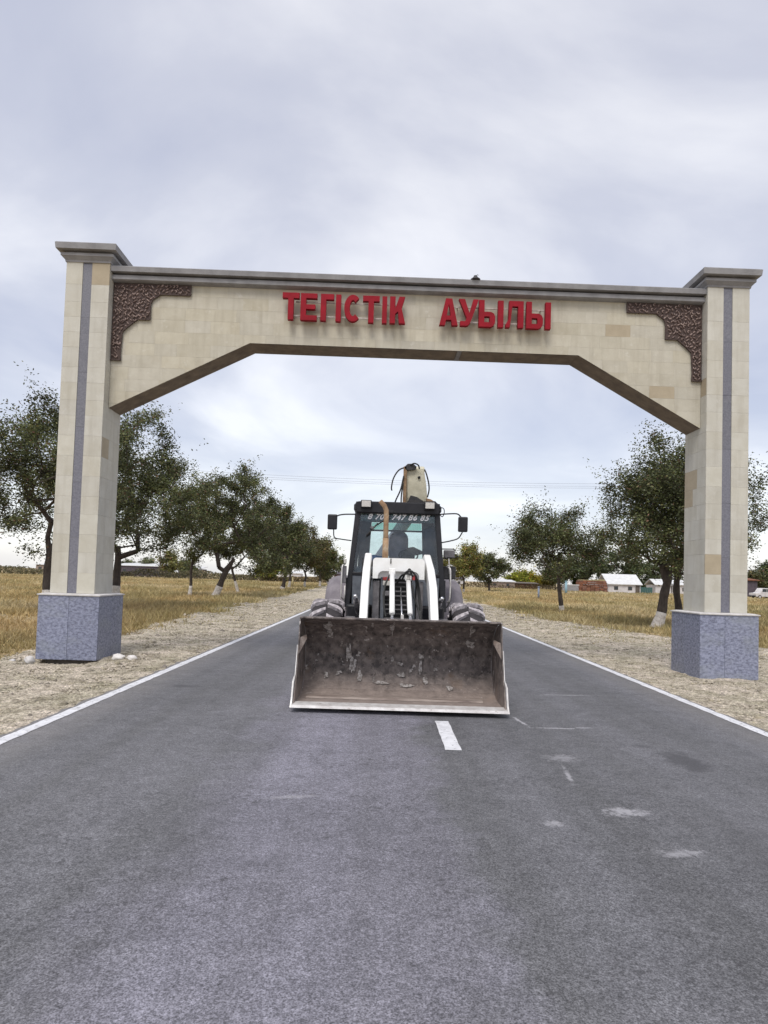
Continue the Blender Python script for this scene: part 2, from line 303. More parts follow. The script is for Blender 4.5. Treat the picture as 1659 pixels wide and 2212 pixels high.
        mpp = nn('ShaderNodeMapping'); mpp.vector_type = 'TEXTURE'; ll(V, mpp.inputs[0]); mpp.inputs['Location'].default_value = (ox, oy, .03); mpp.inputs['Rotation'].default_value = (0, 0, rot_); mpp.inputs['Scale'].default_value = (rx_, ry_, 1)
        ln = nn('ShaderNodeVectorMath'); ln.operation = 'LENGTH'; ll(mpp.outputs[0], ln.inputs[0])
        na = nn('ShaderNodeMath'); na.operation = 'MULTIPLY_ADD'; ll(noise(22, 6, rough=.75), na.inputs[0]); na.inputs[1].default_value = 2.6; ll(ln.outputs['Value'], na.inputs[2])
        mr_ = nn('ShaderNodeMapRange'); ll(na.outputs[0], mr_.inputs[0]); mr_.inputs[1].default_value = 2.05; mr_.inputs[2].default_value = 1.55; mr_.inputs[4].default_value = st_
        x = nn('ShaderNodeMix'); x.data_type = 'RGBA'; ll(mr_.outputs[0], x.inputs[0]); ll(c, x.inputs[6]); x.inputs[7].default_value = (0.42, 0.41, 0.43, 1)
        c = x.outputs[2]
    # dark pits
    pit = ramp(noise(16, 6, rough=0.8), 0.30, (0.45, 0.45, 0.45), 0.38, (1, 1, 1))
    c = mul(c, pit)
    # dust near the edges
    dsp = nn('ShaderNodeSeparateXYZ'); ll(V, dsp.inputs[0])
    sub = nn('ShaderNodeMath'); sub.operation = 'SUBTRACT'; ll(dsp.outputs[0], sub.inputs[0]); sub.inputs[1].default_value = 0.37
    ab = nn('ShaderNodeMath'); ab.operation = 'ABSOLUTE'; ll(sub.outputs[0], ab.inputs[0])
    mr = nn('ShaderNodeMapRange'); ll(ab.outputs[0], mr.inputs[0]); mr.inputs[1].default_value = 3.0; mr.inputs[2].default_value = 3.75
    dn = nn('ShaderNodeMath'); dn.operation = 'MULTIPLY'; ll(mr.outputs[0], dn.inputs[0]); ll(noise(3, 6), dn.inputs[1])
    x = nn('ShaderNodeMix'); x.data_type = 'RGBA'; ll(dn.outputs[0], x.inputs[0]); ll(c, x.inputs[6]); x.inputs[7].default_value = (0.26, 0.24, 0.22, 1)
    ll(x.outputs[2], b.inputs['Base Color'])
    b.inputs['Roughness'].default_value = 0.78
    bp = nn('ShaderNodeBump'); ll(noise(160, 3), bp.inputs['Height']); bp.inputs['Strength'].default_value = 0.5; bp.inputs['Distance'].default_value = 0.004
    ll(bp.outputs[0], b.inputs['Normal'])
    return m
M['asphalt'] = asphalt()
M['gravel'] = pmat('gravel_dirt', (0.44, 0.385, 0.315), (0.29, 0.245, 0.195), scale=7, rough=0.95, bump=1.0, bscale=22, detail=12, lo=0.38, hi=0.58,
                   spots=[((0.56, 0.51, 0.45), 16, 0.54, 0.04, 0.8), ((0.17, 0.135, 0.105), 11, 0.585, 0.04, 0.85), ((0.26, 0.25, 0.15), 1.1, 0.54, 0.08, 0.55), ((0.50, 0.42, 0.36), 0.8, 0.56, 0.1, 0.5)])
def gravel_mat():
    m, t, b = newmat('gravel_and_dirt')
    nn, ll = t.nodes.new, t.links.new
    V = nn('ShaderNodeTexCoord').outputs['Object']
    def noise(sc, det=6, rough=0.6):
        n = nn('ShaderNodeTexNoise'); ll(V, n.inputs['Vector']); n.inputs['Scale'].default_value = sc; n.inputs['Detail'].default_value = det; n.inputs['Roughness'].default_value = rough; return n.outputs[0]
    def ramp(f, p0, c0, p1, c1):
        r = nn('ShaderNodeValToRGB'); ll(f, r.inputs[0]); r.color_ramp.elements[0].position = p0; r.color_ramp.elements[0].color = (*c0, 1)
        r.color_ramp.elements[1].position = p1; r.color_ramp.elements[1].color = (*c1, 1); return r.outputs[0]
    def mul(a, c):
        x = nn('ShaderNodeMix'); x.data_type = 'RGBA'; x.blend_type = 'MULTIPLY'; x.inputs[0].default_value = 1; ll(a, x.inputs[6]); ll(c, x.inputs[7]); return x.outputs[2]
    base = ramp(noise(1.3, 5), 0.36, (0.35, 0.32, 0.245), 0.60, (0.47, 0.415, 0.355))
    c = mul(base, ramp(noise(40, 3, .7), 0.36, (0.38, 0.36, 0.34), 0.62, (1.62, 1.60, 1.56)))
    c = mul(c, ramp(noise(11, 5, .7), 0.36, (0.62, 0.60, 0.56), 0.58, (1.22, 1.22, 1.20)))
    c = mul(c, ramp(noise(3.6, 4, .6), 0.36, (0.72, 0.72, 0.66), 0.56, (1.12, 1.12, 1.12)))
    ll(c, b.inputs['Base Color']); b.inputs['Roughness'].default_value = .95
    bp = nn('ShaderNodeBump'); ll(noise(30, 5, .7), bp.inputs['Height']); bp.inputs['Strength'].default_value = 1.0; bp.inputs['Distance'].default_value = 0.03
    ll(bp.outputs[0], b.inputs['Normal'])
    return m
M['gravel'] = gravel_mat()
M['soil'] = pmat('field_soil', (0.42, 0.31, 0.16), (0.26, 0.195, 0.10), scale=0.35, rough=0.95, detail=10, lo=0.4, hi=0.6, bump=0.8, bscale=9,
                 spots=[((0.40, 0.31, 0.19), 0.9, 0.56, 0.08, 0.8), ((0.13, 0.12, 0.055), 0.6, 0.58, 0.08, 0.8)])

# ------------------------------------------------------------------ mesh helpers
def link(name, me, mat=None, parent=None, loc=None, smooth=False):
    if mat is not None and not me.materials: me.materials.append(M[mat] if isinstance(mat, str) else mat)
    o = bpy.data.objects.new(name, me)
    COL.objects.link(o)
    if parent is not None: o.parent = parent
    if loc is not None: o.location = loc
    if smooth:
        me.polygons.foreach_set('use_smooth', [True] * len(me.polygons))
    return o

def bm_obj(name, bm, mat, parent=None, loc=None, smooth=False, recalc=True):
    if recalc: bmesh.ops.recalc_face_normals(bm, faces=bm.faces[:])
    me = bpy.data.meshes.new(name)
    bm.to_mesh(me); bm.free()
    return link(name, me, mat, parent, loc, smooth)

def tag(o, label=None, cat=None, group=None, kind=None):
    if label: o['label'] = label
    if cat: o['category'] = cat
    if group: o['group'] = group
    if kind: o['kind'] = kind
    return o

def thing(name, label, cat, loc=(0, 0, 0), rz=0.0, group=None):
    o = bpy.data.objects.new(name, None)
    o.empty_display_size = 0.3
    COL.objects.link(o)
    o.location = loc; o.rotation_euler = (0, 0, rz)
    return tag(o, label, cat, group)

def bx(bm, x0, x1, y0, y1, z0, z1, bev=0.0, mat4=None):
    r = bmesh.ops.create_cube(bm, size=1.0)
    vs = r['verts']
    for v in vs:
        v.co = Vector(((x0 + x1) / 2 + v.co.x * (x1 - x0), (y0 + y1) / 2 + v.co.y * (y1 - y0), (z0 + z1) / 2 + v.co.z * (z1 - z0)))
    if bev:
        es = list({e for v in vs for e in v.link_edges})
        rr = bmesh.ops.bevel(bm, geom=es, offset=bev, segments=2, affect='EDGES', profile=0.5)
        vs = list({v for f in rr['faces'] for v in f.verts} | {v for v in vs if v.is_valid})
    if mat4 is not None:
        bmesh.ops.transform(bm, matrix=mat4, verts=[v for v in vs if v.is_valid])
    return vs

def box(name, mat, parent, x0, x1, y0, y1, z0, z1, bev=0.006):
    bm = bmesh.new()
    bx(bm, x0, x1, y0, y1, z0, z1, bev)
    return bm_obj(name, bm, mat, parent)

def tube(bm, pts, r, seg=8, cap=True):
    """swept tube through points; r scalar or list"""
    pts = [Vector(p) for p in pts]
    n = len(pts)
    rs = r if hasattr(r, '__len__') else [r] * n
    rings = []
    up = None
    for i, p in enumerate(pts):
        d = (pts[min(i + 1, n - 1)] - pts[max(i - 1, 0)])
        if d.length < 1e-9: d = Vector((0, 0, 1))
        d.normalize()
        if up is None:
            a = Vector((0, 0, 1)) if abs(d.z) < 0.9 else Vector((1, 0, 0))
            up = (a - d * a.dot(d)).normalized()
        else:
            up = (up - d * up.dot(d))
            up = up.normalized() if up.length > 1e-6 else d.orthogonal().normalized()
        s = d.cross(up)
        rings.append([bm.verts.new(p + (up * cos(2 * pi * k / seg) + s * sin(2 * pi * k / seg)) * rs[i]) for k in range(seg)])
    for a, b in zip(rings[:-1], rings[1:]):
        for k in range(seg):
            bm.faces.new((a[k], a[(k + 1) % seg], b[(k + 1) % seg], b[k]))
    if cap:
        bm.faces.new(list(reversed(rings[0]))); bm.faces.new(rings[-1])

def tube_obj(name, mat, parent, pts, r, seg=8, smooth=True):
    bm = bmesh.new(); tube(bm, pts, r, seg)
    return bm_obj(name, bm, mat, parent, smooth=smooth)

def curve_pts(p, n=8):
    """Catmull-Rom through the points"""
    p = [Vector(q) for q in p]
    p = [p[0] * 2 - p[1]] + p + [p[-1] * 2 - p[-2]]
    o = []
    for i in range(1, len(p) - 2):
        for k in range(n):
            t = k / n
            o.append(0.5 * ((2 * p[i]) + (p[i + 1] - p[i - 1]) * t + (2 * p[i - 1] - 5 * p[i] + 4 * p[i + 1] - p[i + 2]) * t * t
                            + (3 * p[i] - p[i - 1] - 3 * p[i + 1] + p[i + 2]) * t ** 3))
    o.append(p[-2])
    return o

def prism(bm, poly, a, b, axis='y'):
    """extrude a 2-D polygon from a to b along an axis ('y': poly is xz, 'x': poly is yz, 'z': poly is xy)"""
    def P(u, v, w_):
        return {'y': (u, w_, v), 'x': (w_, u, v), 'z': (u, v, w_)}[axis]
    lo = [bm.verts.new(P(u, v, a)) for u, v in poly]
    hi = [bm.verts.new(P(u, v, b)) for u, v in poly]
    n = len(poly)
    bm.faces.new(lo); bm.faces.new(list(reversed(hi)))
    for i in range(n):
        bm.faces.new((lo[i], hi[i], hi[(i + 1) % n], lo[(i + 1) % n]))

def prism_obj(name, mat, parent, poly, a, b, axis='y', bev=0.0):
    bm = bmesh.new(); prism(bm, poly, a, b, axis)
    if bev:
        bmesh.ops.recalc_face_normals(bm, faces=bm.faces[:])
        bmesh.ops.bevel(bm, geom=bm.edges[:], offset=bev, segments=1, affect='EDGES')
    return bm_obj(name, bm, mat, parent)

def lathe(bm, prof, seg=32, axis='x', c=(0, 0, 0)):
    """profile of (along axis, radius)"""
    rings = []
    for a, r in prof:
        ring = []
        for k in range(seg):
            t = 2 * pi * k / seg
            if axis == 'x': co = (c[0] + a, c[1] + r * cos(t), c[2] + r * sin(t))
            elif axis == 'z': co = (c[0] + r * cos(t), c[1] + r * sin(t), c[2] + a)
            else: co = (c[0] + r * cos(t), c[1] + a, c[2] + r * sin(t))
            ring.append(bm.verts.new(co))
        rings.append(ring)
    for a, b in zip(rings[:-1], rings[1:]):
        for k in range(seg):
            bm.faces.new((a[k], a[(k + 1) % seg], b[(k + 1) % seg], b[k]))
    bm.faces.new(rings[0]); bm.faces.new(list(reversed(rings[-1])))

def np_mesh(name, verts, faces, cols=None):
    """fast mesh from numpy; faces (n,k)"""
    me = bpy.data.meshes.new(name)
    nv, (nf, k) = len(verts), faces.shape
    me.vertices.add(nv); me.vertices.foreach_set('co', verts.astype(np.float32).ravel())
    me.loops.add(nf * k); me.loops.foreach_set('vertex_index', faces.astype(np.int32).ravel())
    me.polygons.add(nf)
    me.polygons.foreach_set('loop_start', np.arange(0, nf * k, k, dtype=np.int32))
    me.polygons.foreach_set('loop_total', np.full(nf, k, dtype=np.int32))
    me.update(calc_edges=True)
    if cols is not None:
        at = me.color_attributes.new('Col', 'FLOAT_COLOR', 'POINT')
        c4 = np.ones((nv, 4), np.float32); c4[:, :3] = cols
        at.data.foreach_set('color', c4.ravel())
    return me

def fnoise(x, y, s=1.0, seed=0):
    """smooth pseudo noise, about -1..1"""
    r = np.random.default_rng(seed)
    v = 0
    for i in range(6):
        a = r.uniform(0, 2 * pi); f = s * r.uniform(0.6, 1.9); p = r.uniform(0, 6.28)
        v = v + np.sin((x * cos(a) + y * sin(a)) * f + p + 1.3 * np.sin((x * sin(a) - y * cos(a)) * f * 0.7 + p * 2))
    return v / 3.2

# ------------------------------------------------------------------ ground, verges, road
RX0, RX1 = -3.30, 4.06
def verge_l(y):
    y = np.asarray(y, float)
    base = np.interp(y, [-5, 8, 15, 23, 50, 100, 300], [-6.6, -6.5, -6.1, -6.8, -7.6, -9.6, -12])
    return base + 0.28 * fnoise(y, y * 0, 1.7, 3) * np.clip(y / 20, .4, 1.5)
def verge_r(y):
    y = np.asarray(y, float)
    base = np.interp(y, [-5, 12, 16, 19, 22, 25, 42, 100, 300], [11, 11, 10.2, 8.6, 7.6, 7.2, 6.7, 7.5, 9])
    return base + 0.28 * fnoise(y, y * 0, 1.5, 4) * np.clip(y / 20, .4, 1.5)
def gz(x, y):
    x = np.asarray(x, float); y = np.asarray(y, float)
    out_ = np.clip(np.maximum(RX0 - x, x - RX1) / 1.2, 0, 1)
    far = np.clip(1.5 - np.abs(y) / 120, 0, 1)
    h = (0.030 * fnoise(x, y, 0.8, 11) + 0.012 * fnoise(x, y, 5.0, 12)) * out_ * far
    # scour under the left plinth
    h = h - 0.20 * np.exp(-(((x + 5.20) / 0.45) ** 2 + ((y - 10.50) / 0.26) ** 2))
    return h

def axis_pts(breaks):
    o = [breaks[0][0]]
    for (a, b, n) in breaks: o += list(np.linspace(a, b, n + 1)[1:])
    return np.array(o)
gx = axis_pts([(-3200, -300, 6), (-300, -60, 10), (-60, -20, 20), (-20, 22, 150), (22, 60, 20), (60, 300, 10), (300, 3200, 6)])
gy = axis_pts([(-200, -5, 5), (-5, 40, 160), (40, 120, 60), (120, 400, 12), (400, 5200, 8)])
X, Y = np.meshgrid(gx, gy, indexing='ij')
Z = gz(X, Y)
inside = (X > verge_l(Y) + 0.35) & (X < verge_r(Y) - 0.35) & (Y < 200)
Z = np.where(inside, Z - 0.12, Z)
Z = np.where((X > -9) & (X < 12) & (Y > 200), Z - 0.12, Z)
V = np.stack([X, Y, Z], -1).reshape(-1, 3)
ny = len(gy)
ii, jj = np.meshgrid(np.arange(len(gx) - 1), np.arange(ny - 1), indexing='ij')
a = (ii * ny + jj).ravel()
me = np_mesh('ground', V, np.stack([a, a + ny, a + ny + 1, a + 1], 1))
tag(link('ground', me, 'soil', smooth=True), kind='structure')

def verge(name, inner, edge_f):
    ys = axis_pts([(-8, 3, 12), (3, 30, 200), (30, 80, 100), (80, 300, 40)])
    n = 34
    t = np.linspace(0, 1, n)
    E_ = edge_f(ys)
    x = inner + (E_ - inner)[:, None] * t[None, :]
    # ragged outer edge
    jit = 0.10 * fnoise(x, ys[:, None] + 0 * x, 9.0, 21)
    x = x + jit * (t[None, :] > 0.9)
    y = np.repeat(ys[:, None], n, 1)
    z = gz(x, y) + 0.018 + (0.010 * fnoise(x, y, 14.0, 5) + 0.014 * fnoise(x, y, 6.0, 6)) * np.clip(np.abs(x - inner) / 0.3, 0, 1) - 0.035 * (t[None, :] == 1.0)
    V = np.stack([x, y, z], -1).reshape(-1, 3)
    i2, j2 = np.meshgrid(np.arange(len(ys) - 1), np.arange(n - 1), indexing='ij')
    a = (i2 * n + j2).ravel()
    me = np_mesh(name, V, np.stack([a, a + 1, a + n + 1, a + n], 1))
    tag(link(name, me, 'gravel', smooth=True), kind='structure')
verge('gravel_verge', RX0 + 0.02, verge_l)
verge('gravel_verge', RX1 - 0.02, verge_r)

road = None
def road_strip(name, mat, xa, xb, z, ys=(-8, 1500), thick=0.0, parent=None, jag=0.0, step=None):
    y = np.arange(ys[0], ys[1] + 1e-6, step) if step else np.array([ys[0], 60, ys[1]], float)
    if jag and step is None:
        y = np.concatenate([np.arange(-8, 40, 0.08), np.arange(40, 120, 0.5), [400, 1500]])
    xl = xa + jag * fnoise(y, y * 0, 14, 31); xr = xb + jag * fnoise(y, y * 0, 14, 32)
    n = len(y)
    V = np.zeros((n * 4, 3))
    V[0:n] = np.stack([xl - thick, y, np.full(n, z - thick)], 1)
    V[n:2 * n] = np.stack([xl, y, np.full(n, z)], 1)
    V[2 * n:3 * n] = np.stack([xr, y, np.full(n, z)], 1)
    V[3 * n:] = np.stack([xr + thick, y, np.full(n, z - thick)], 1)
    i = np.arange(n - 1)
    F_ = np.concatenate([np.stack([i + k * n, i + (k + 1) * n, i + (k + 1) * n + 1, i + k * n + 1], 1) for k in ((0, 1, 2) if thick else (1,))])
    return link(name, np_mesh(name, V, F_), mat, parent)
road = tag(road_strip('road', 'asphalt', RX0, RX1, 0.03, thick=0.06, jag=0.025), kind='structure')
road_strip('edge_line', 'paint', -3.245, -3.125, 0.034, parent=road, jag=0.006, ys=(-8, 1500))
road_strip('edge_line', 'paint', 3.895, 4.015, 0.034, parent=road, jag=0.006, ys=(-8, 1500))
road_strip('centre_dash', 'paint', 0.585, 0.725, 0.034, (5.64, 6.78), parent=road, jag=0.004, step=0.06)
for k in range(3):
    y0 = 5.64 + (k + 2) * 6.0
    road_strip('centre_dash', 'paint', 0.60 - .0 * k, 0.73, 0.034, (y0, y0 + 1.2), parent=road, jag=0.004, step=0.06)

# far pale track crossing the field on the right, low bank on the left
bm = bmesh.new()
pts = [(18, 96), (30, 108), (45, 118), (70, 124)]
vs = [bm.verts.new((x, y - 4, 0.06)) for x, y in pts] + [bm.verts.new((x, y + 5, 0.06)) for x, y in reversed(pts)]
bm.faces.new(vs)
tag(bm_obj('dirt_track', bm, 'palepath'), kind='structure')

# ------------------------------------------------------------------ gravel, grass
def gravel():
    n = 42000
    y = 4.2 + 36 * rng.random(n) ** 1.7
    side = rng.random(n) < 0.5
    el_, er_ = verge_l(y), verge_r(y)
    t = rng.random(n)
    x = np.where(side, RX0 - 0.03 + (el_ - RX0) * t ** 1.1, RX1 + 0.03 + (er_ - RX1) * t ** 1.1)
    s = (0.007 + 0.016 * rng.random(n) ** 3) * (0.8 + y / 22)
    big = rng.random(n) < 0.012
    s = np.where(big, s * 2.6, s)
    base = np.array([[1, 0, 0], [0, 1, 0], [-1, 0, 0], [0, -1, 0], [0, 0, .6], [0, 0, -.6]])
    fc = np.array([[0, 1, 4], [1, 2, 4], [2, 3, 4], [3, 0, 4], [1, 0, 5], [2, 1, 5], [3, 2, 5], [0, 3, 5]])
    a = rng.random(n) * 6.28
    V = base[None] * (s[:, None, None] * (0.6 + 0.8 * rng.random((n, 6, 1))))
    V = V + rng.normal(0, 0.15, (n, 6, 3)) * s[:, None, None]
    xr = V[..., 0] * np.cos(a)[:, None] - V[..., 1] * np.sin(a)[:, None]
    yr = V[..., 0] * np.sin(a)[:, None] + V[..., 1] * np.cos(a)[:, None]
    V = np.stack([xr + x[:, None], yr + y[:, None], V[..., 2] + (gz(x, y) + 0.016)[:, None]], -1).reshape(-1, 3)
    Fc = (fc[None] + (np.arange(n) * 6)[:, None, None]).reshape(-1, 3)
    tone = rng.uniform(0.20, 0.60, n)
    warm = rng.uniform(0.82, 1.0, n)
    c = np.stack([tone * 1.05, tone * (0.90 + 0.05 * warm), tone * warm * 0.84], 1)
    me = np_mesh('gravel', V, Fc, np.repeat(c, 6, 0))
    tag(link('gravel', me, 'stone'), kind='stuff')
gravel()

def grass():
    n = 110000
    u = rng.random(n)
    y = 8.0 * (150 / 8.0) ** u
    x = (rng.random(n) * 2 - 1) * (0.70 * y + 6)
    el_, er_ = verge_l(y), verge_r(y)
    off = 0.25 * rng.normal(0, 1, n)
    keep = (x < el_ + off) | (x > er_ + off)
    # weeds on the verges in a few patches
    patch = fnoise(x, y, 1.1, 41) > 0.35
    weeds = (~keep) & patch & ((x < RX0 - 0.8) | (x > RX1 + 0.9)) & (rng.random(n) < 0.35)
    weeds |= (~keep) & (x > 5.2) & (y > 12.5) & (fnoise(x, y, 1.6, 43) > 0.1) & (rng.random(n) < 0.3)
    inpl = ((np.abs(x + 5.1) < .62) | (np.abs(x - 5.75) < .62)) & (np.abs(y - 11.15) < .62)
    k = (keep | weeds) & ~inpl
    x, y, wd = x[k], y[k], weeds[k]
    n = len(x)
    nb = 5
    gzv = gz(x, y)
    p1 = fnoise(x, y * 0.45, 0.35, 51); p2 = fnoise(x, y * .45, 1.0, 52); p3 = fnoise(x, y * .3, 0.16, 53)
    pal = np.array([[0.50, 0.385, 0.18], [0.64, 0.53, 0.33], [0.29, 0.26, 0.12], [0.40, 0.275, 0.145], [0.17, 0.18, 0.07]])
    f = np.zeros((n, 5))
    f[:, 0] = 1.0
    f[:, 1] = np.clip(p1 * 2.2, 0, 2.2)
    f[:, 2] = np.clip(p2 * 2.0, 0, 2.0) + np.clip((x > 0) * 0.5 + 0, 0, 1) * (y < 40)
    f[:, 3] = np.clip(-p1, 0, 1)
    f[:, 4] = np.clip(p3 - 0.1, 0, 1) * 1.4 + wd * 0.8 + np.clip(1 - np.minimum(np.abs(x - verge_l(y)), np.abs(x - verge_r(y))) / 0.9, 0, 1) * 0.9
    f = f * rng.uniform(0.3, 1.6, f.shape)
    f /= f.sum(1, keepdims=True)
    c = f @ pal * rng.uniform(0.75, 1.25, (n, 1))
    hgt = (0.05 + 0.11 * rng.random(n)) * (1 + 0.5 * p2) * np.clip(y / 14, .8, 1.9)
    bare = (fnoise(x * .6, y * 1.3, .7, 77) > .55) & (rng.random(n) < .75)
    hgt = np.where(bare, hgt * .2, hgt)
    hgt = np.where(wd, hgt * 0.35, hgt)
    wid = 0.008 * (0.7 + y / 9)
    yy = np.repeat(y, nb); xx = np.repeat(x, nb); hh = np.repeat(hgt, nb) * rng.uniform(.6, 1.2, n * nb)
    ww = np.repeat(wid, nb)
    sp = 0.05 + 0.004 * yy
    bx_ = xx + rng.normal(0, 1, n * nb) * sp; by_ = yy + rng.normal(0, 1, n * nb) * sp
    lean = rng.normal(0, .6, (n * nb, 2)) * hh[:, None]
    a = rng.random(n * nb) * pi
    z0 = np.repeat(gzv, nb) - 0.02
    v0 = np.stack([bx_ - ww * np.cos(a), by_ - ww * np.sin(a), z0], 1)
    v1 = np.stack([bx_ + ww * np.cos(a), by_ + ww * np.sin(a), z0], 1)
    v2 = np.stack([bx_ + lean[:, 0], by_ + lean[:, 1], z0 + hh], 1)
    V = np.stack([v0, v1, v2], 1).reshape(-1, 3)
    Fc = np.arange(len(V)).reshape(-1, 3)
    cc = np.repeat(c, nb, 0) * rng.uniform(.8, 1.2, (n * nb, 1))
    me = np_mesh('dry_grass', V, Fc, np.repeat(np.clip(cc, 0, 1), 3, 0))
    tag(link('dry_grass', me, 'grass'), kind='stuff')
grass()

# ------------------------------------------------------------------ gateway
GY = R(1.05)
gate = thing('gateway_arch', 'beige stone gateway arch with two square pillars spanning the road above the loader', 'gateway',
             (0.33, 10.65, 0.0), GY)
# local axes: u = x along the gate, v = y away from the camera
V0, V1 = 0.16, 0.90          # pillar front and back
def pillar(sx):
    xi, xo = 5.12 * sx, 5.85 * sx
    xa, xb = min(xi, xo), max(xi, xo)
    pl = bpy.data.objects.new('pillar', None); COL.objects.link(pl); pl.parent = gate
    core = box('core', 'mortar', pl, xa + .02, xb - .02, V0 + .02, V1 - .02, 1.10, 6.72, 0)
    zs = [1.10, 1.44]
    while zs[-1] < 6.4: zs.append(zs[-1] + random.choice([0.26, 0.30, 0.34]))
    zs[-1] = 6.70
    sw = 0.078
    cx = (xa + xb) / 2 - 0.01
    def tiles(rects, face, x_or_y):
        for (p0, p1, z0, z1) in rects:
            bm = bmesh.new()
            d = random.uniform(0, 0.0015)
            g_ = 0.0006
            if face == 'front': bx(bm, p0 + g_, p1 - g_, x_or_y - d, x_or_y + .02, z0 + g_, z1 - g_, 0.0012)
            else:
                s = 1 if face == 'right' else -1
                lo, hi = sorted((x_or_y + s * d, x_or_y - s * .02))
                bx(bm, lo, hi, p0 + g_, p1 - g_, z0 + g_, z1 - g_, 0.0012)
            r = random.random()
            bm_obj('tile', bm, 'tile_pale' if r < .10 or z0 < 1.2 else ('tile_tan' if r > .975 else 'tile_grey'), pl)
    rf = []
    for z0, z1 in zip(zs[:-1], zs[1:]):
        rf.append((xa, cx - sw, z0, z1)); rf.append((cx + sw, xb, z0, z1))
    tiles(rf, 'front', V0)
    rs = []
    for i, (z0, z1) in enumerate(zip(zs[:-1], zs[1:])):
        m_ = V0 + (0.30 if i % 2 else 0.44)
        rs.append((V0 + .02, m_, z0, z1)); rs.append((m_, V1, z0, z1))
    if sx < 0: tiles(rs, 'right', xb)
    else: tiles(rs, 'left', xa)
    # plain outer and rear faces
    bm = bmesh.new()
    for (z0, z1) in zip(zs[:-1], zs[1:]):
        for q in (0, 1):
            ya = V0 + .022 + q * .36
            if sx < 0: bx(bm, xa - .002, xa + .02, ya, ya + .355, z0 + .002, z1 - .002)
            else: bx(bm, xb - .02, xb + .002, ya, ya + .355, z0 + .002, z1 - .002)
            bx(bm, xa + .024 + q * .345, xa + .364 + q * .32, V1 - .02, V1 + .002, z0 + .002, z1 - .002)
    tag(bm_obj('rear_tiles', bm, 'tile', pl), kind='stuff')
    z = 1.10
    while z < 6.69:
        z2 = min(z + 0.93, 6.70)
        box('granite_strip', 'strip', pl, cx - sw + .003, cx + sw - .003, V0 + .008, V0 + .022, z + .001, z2 - .002, 0.001)
        z = z2
    return pl
pillar(-1); pillar(1)

def rect_loft(bm, cx, cy, hx, hy, prof):
    rings = []
    for off, z in prof:
        rings.append([bm.verts.new((cx + sx_ * (hx + off), cy + sy_ * (hy + off), z)) for sx_, sy_ in ((-1, -1), (1, -1), (1, 1), (-1, 1))])
    for a, b in zip(rings[:-1], rings[1:]):
        for k in range(4): bm.faces.new((a[k], a[(k + 1) % 4], b[(k + 1) % 4], b[k]))
    bm.faces.new(rings[0]); bm.faces.new(rings[-1])

for sx in (-1, 1):
    cx, cy = 5.485 * sx, (V0 + V1) / 2
    bm = bmesh.new()
    rect_loft(bm, cx, cy, .365, .37, [(0.015, 6.695), (.02, 6.725), (.065, 6.775), (.075, 6.78), (.075, 6.825), (.015, 6.828), (.015, 6.866), (.135, 6.870), (.145, 6.965), (.13, 6.98)])
    bm_obj('capital', bm, 'cornice', gate)
    # plinth
    pn = bpy.data.objects.new('plinth', None); COL.objects.link(pn); pn.parent = gate
    xa, xb = (5.955 * sx, 4.965 * sx) if sx < 0 else (4.965, 5.955)
    ya, yb = 0.0, 1.02
    box('foundation', 'foundation', pn, xa + .10, xb - .10, ya + .12, yb - .08, -0.35, 0.14, .03)
    box('core', 'mortar', pn, xa + .02, xb - .02, ya + .02, yb - .02, 0.02 if sx < 0 else -.1, 1.06, 0)
    zb = 0.02 if sx < 0 else -0.06
    xm = xa + (0.50 if sx < 0 else 0.42)
    for (p, q) in ((xa, xm), (xm, xb)):
        box('granite_slab', 'granite', pn, p + .002, q - .002, ya, ya + .02, zb, 1.06, .002)
        box('granite_slab', 'granite', pn, p + .002, q - .002, yb - .02, yb, zb, 1.06, .002)
    for (p, q) in ((ya + .021, .53), (.53, yb - .021)):
        box('granite_slab', 'granite', pn, xa, xa + .02, p, q - .003, zb, 1.06, .002)
        box('granite_slab', 'granite', pn, xb - .02, xb, p, q - .003, zb, 1.06, .002)
    bm = bmesh.new()
    rect_loft(bm, (xa + xb) / 2, (ya + yb) / 2, (xb - xa) / 2, (yb - ya) / 2, [(.01, 1.062), (.018, 1.066), (.018, 1.082), (-.05, 1.098)])
    bm_obj('top_slab', bm, 'slab', pn)

# beam
BZ, KZ, KL, KR = 4.27, 5.49, -2.75, 2.96
BV0, BV1 = 0.36, 0.88
def bot(x):
    if x < KL: return BZ + (x + 5.13) / (KL + 5.13) * (KZ - BZ)
    if x > KR: return BZ + (5.13 - x) / (5.13 - KR) * (KZ - BZ)
    return KZ
beam = bpy.data.objects.new('beam', None); COL.objects.link(beam); beam.parent = gate
prism_obj('core', 'mortar', beam, [(-5.115, BZ + .03), (KL, KZ + .02), (KR, KZ + .02), (5.115, BZ + .03), (5.115, 6.5), (-5.115, 6.5)], BV0 + .02, BV1 - .02)
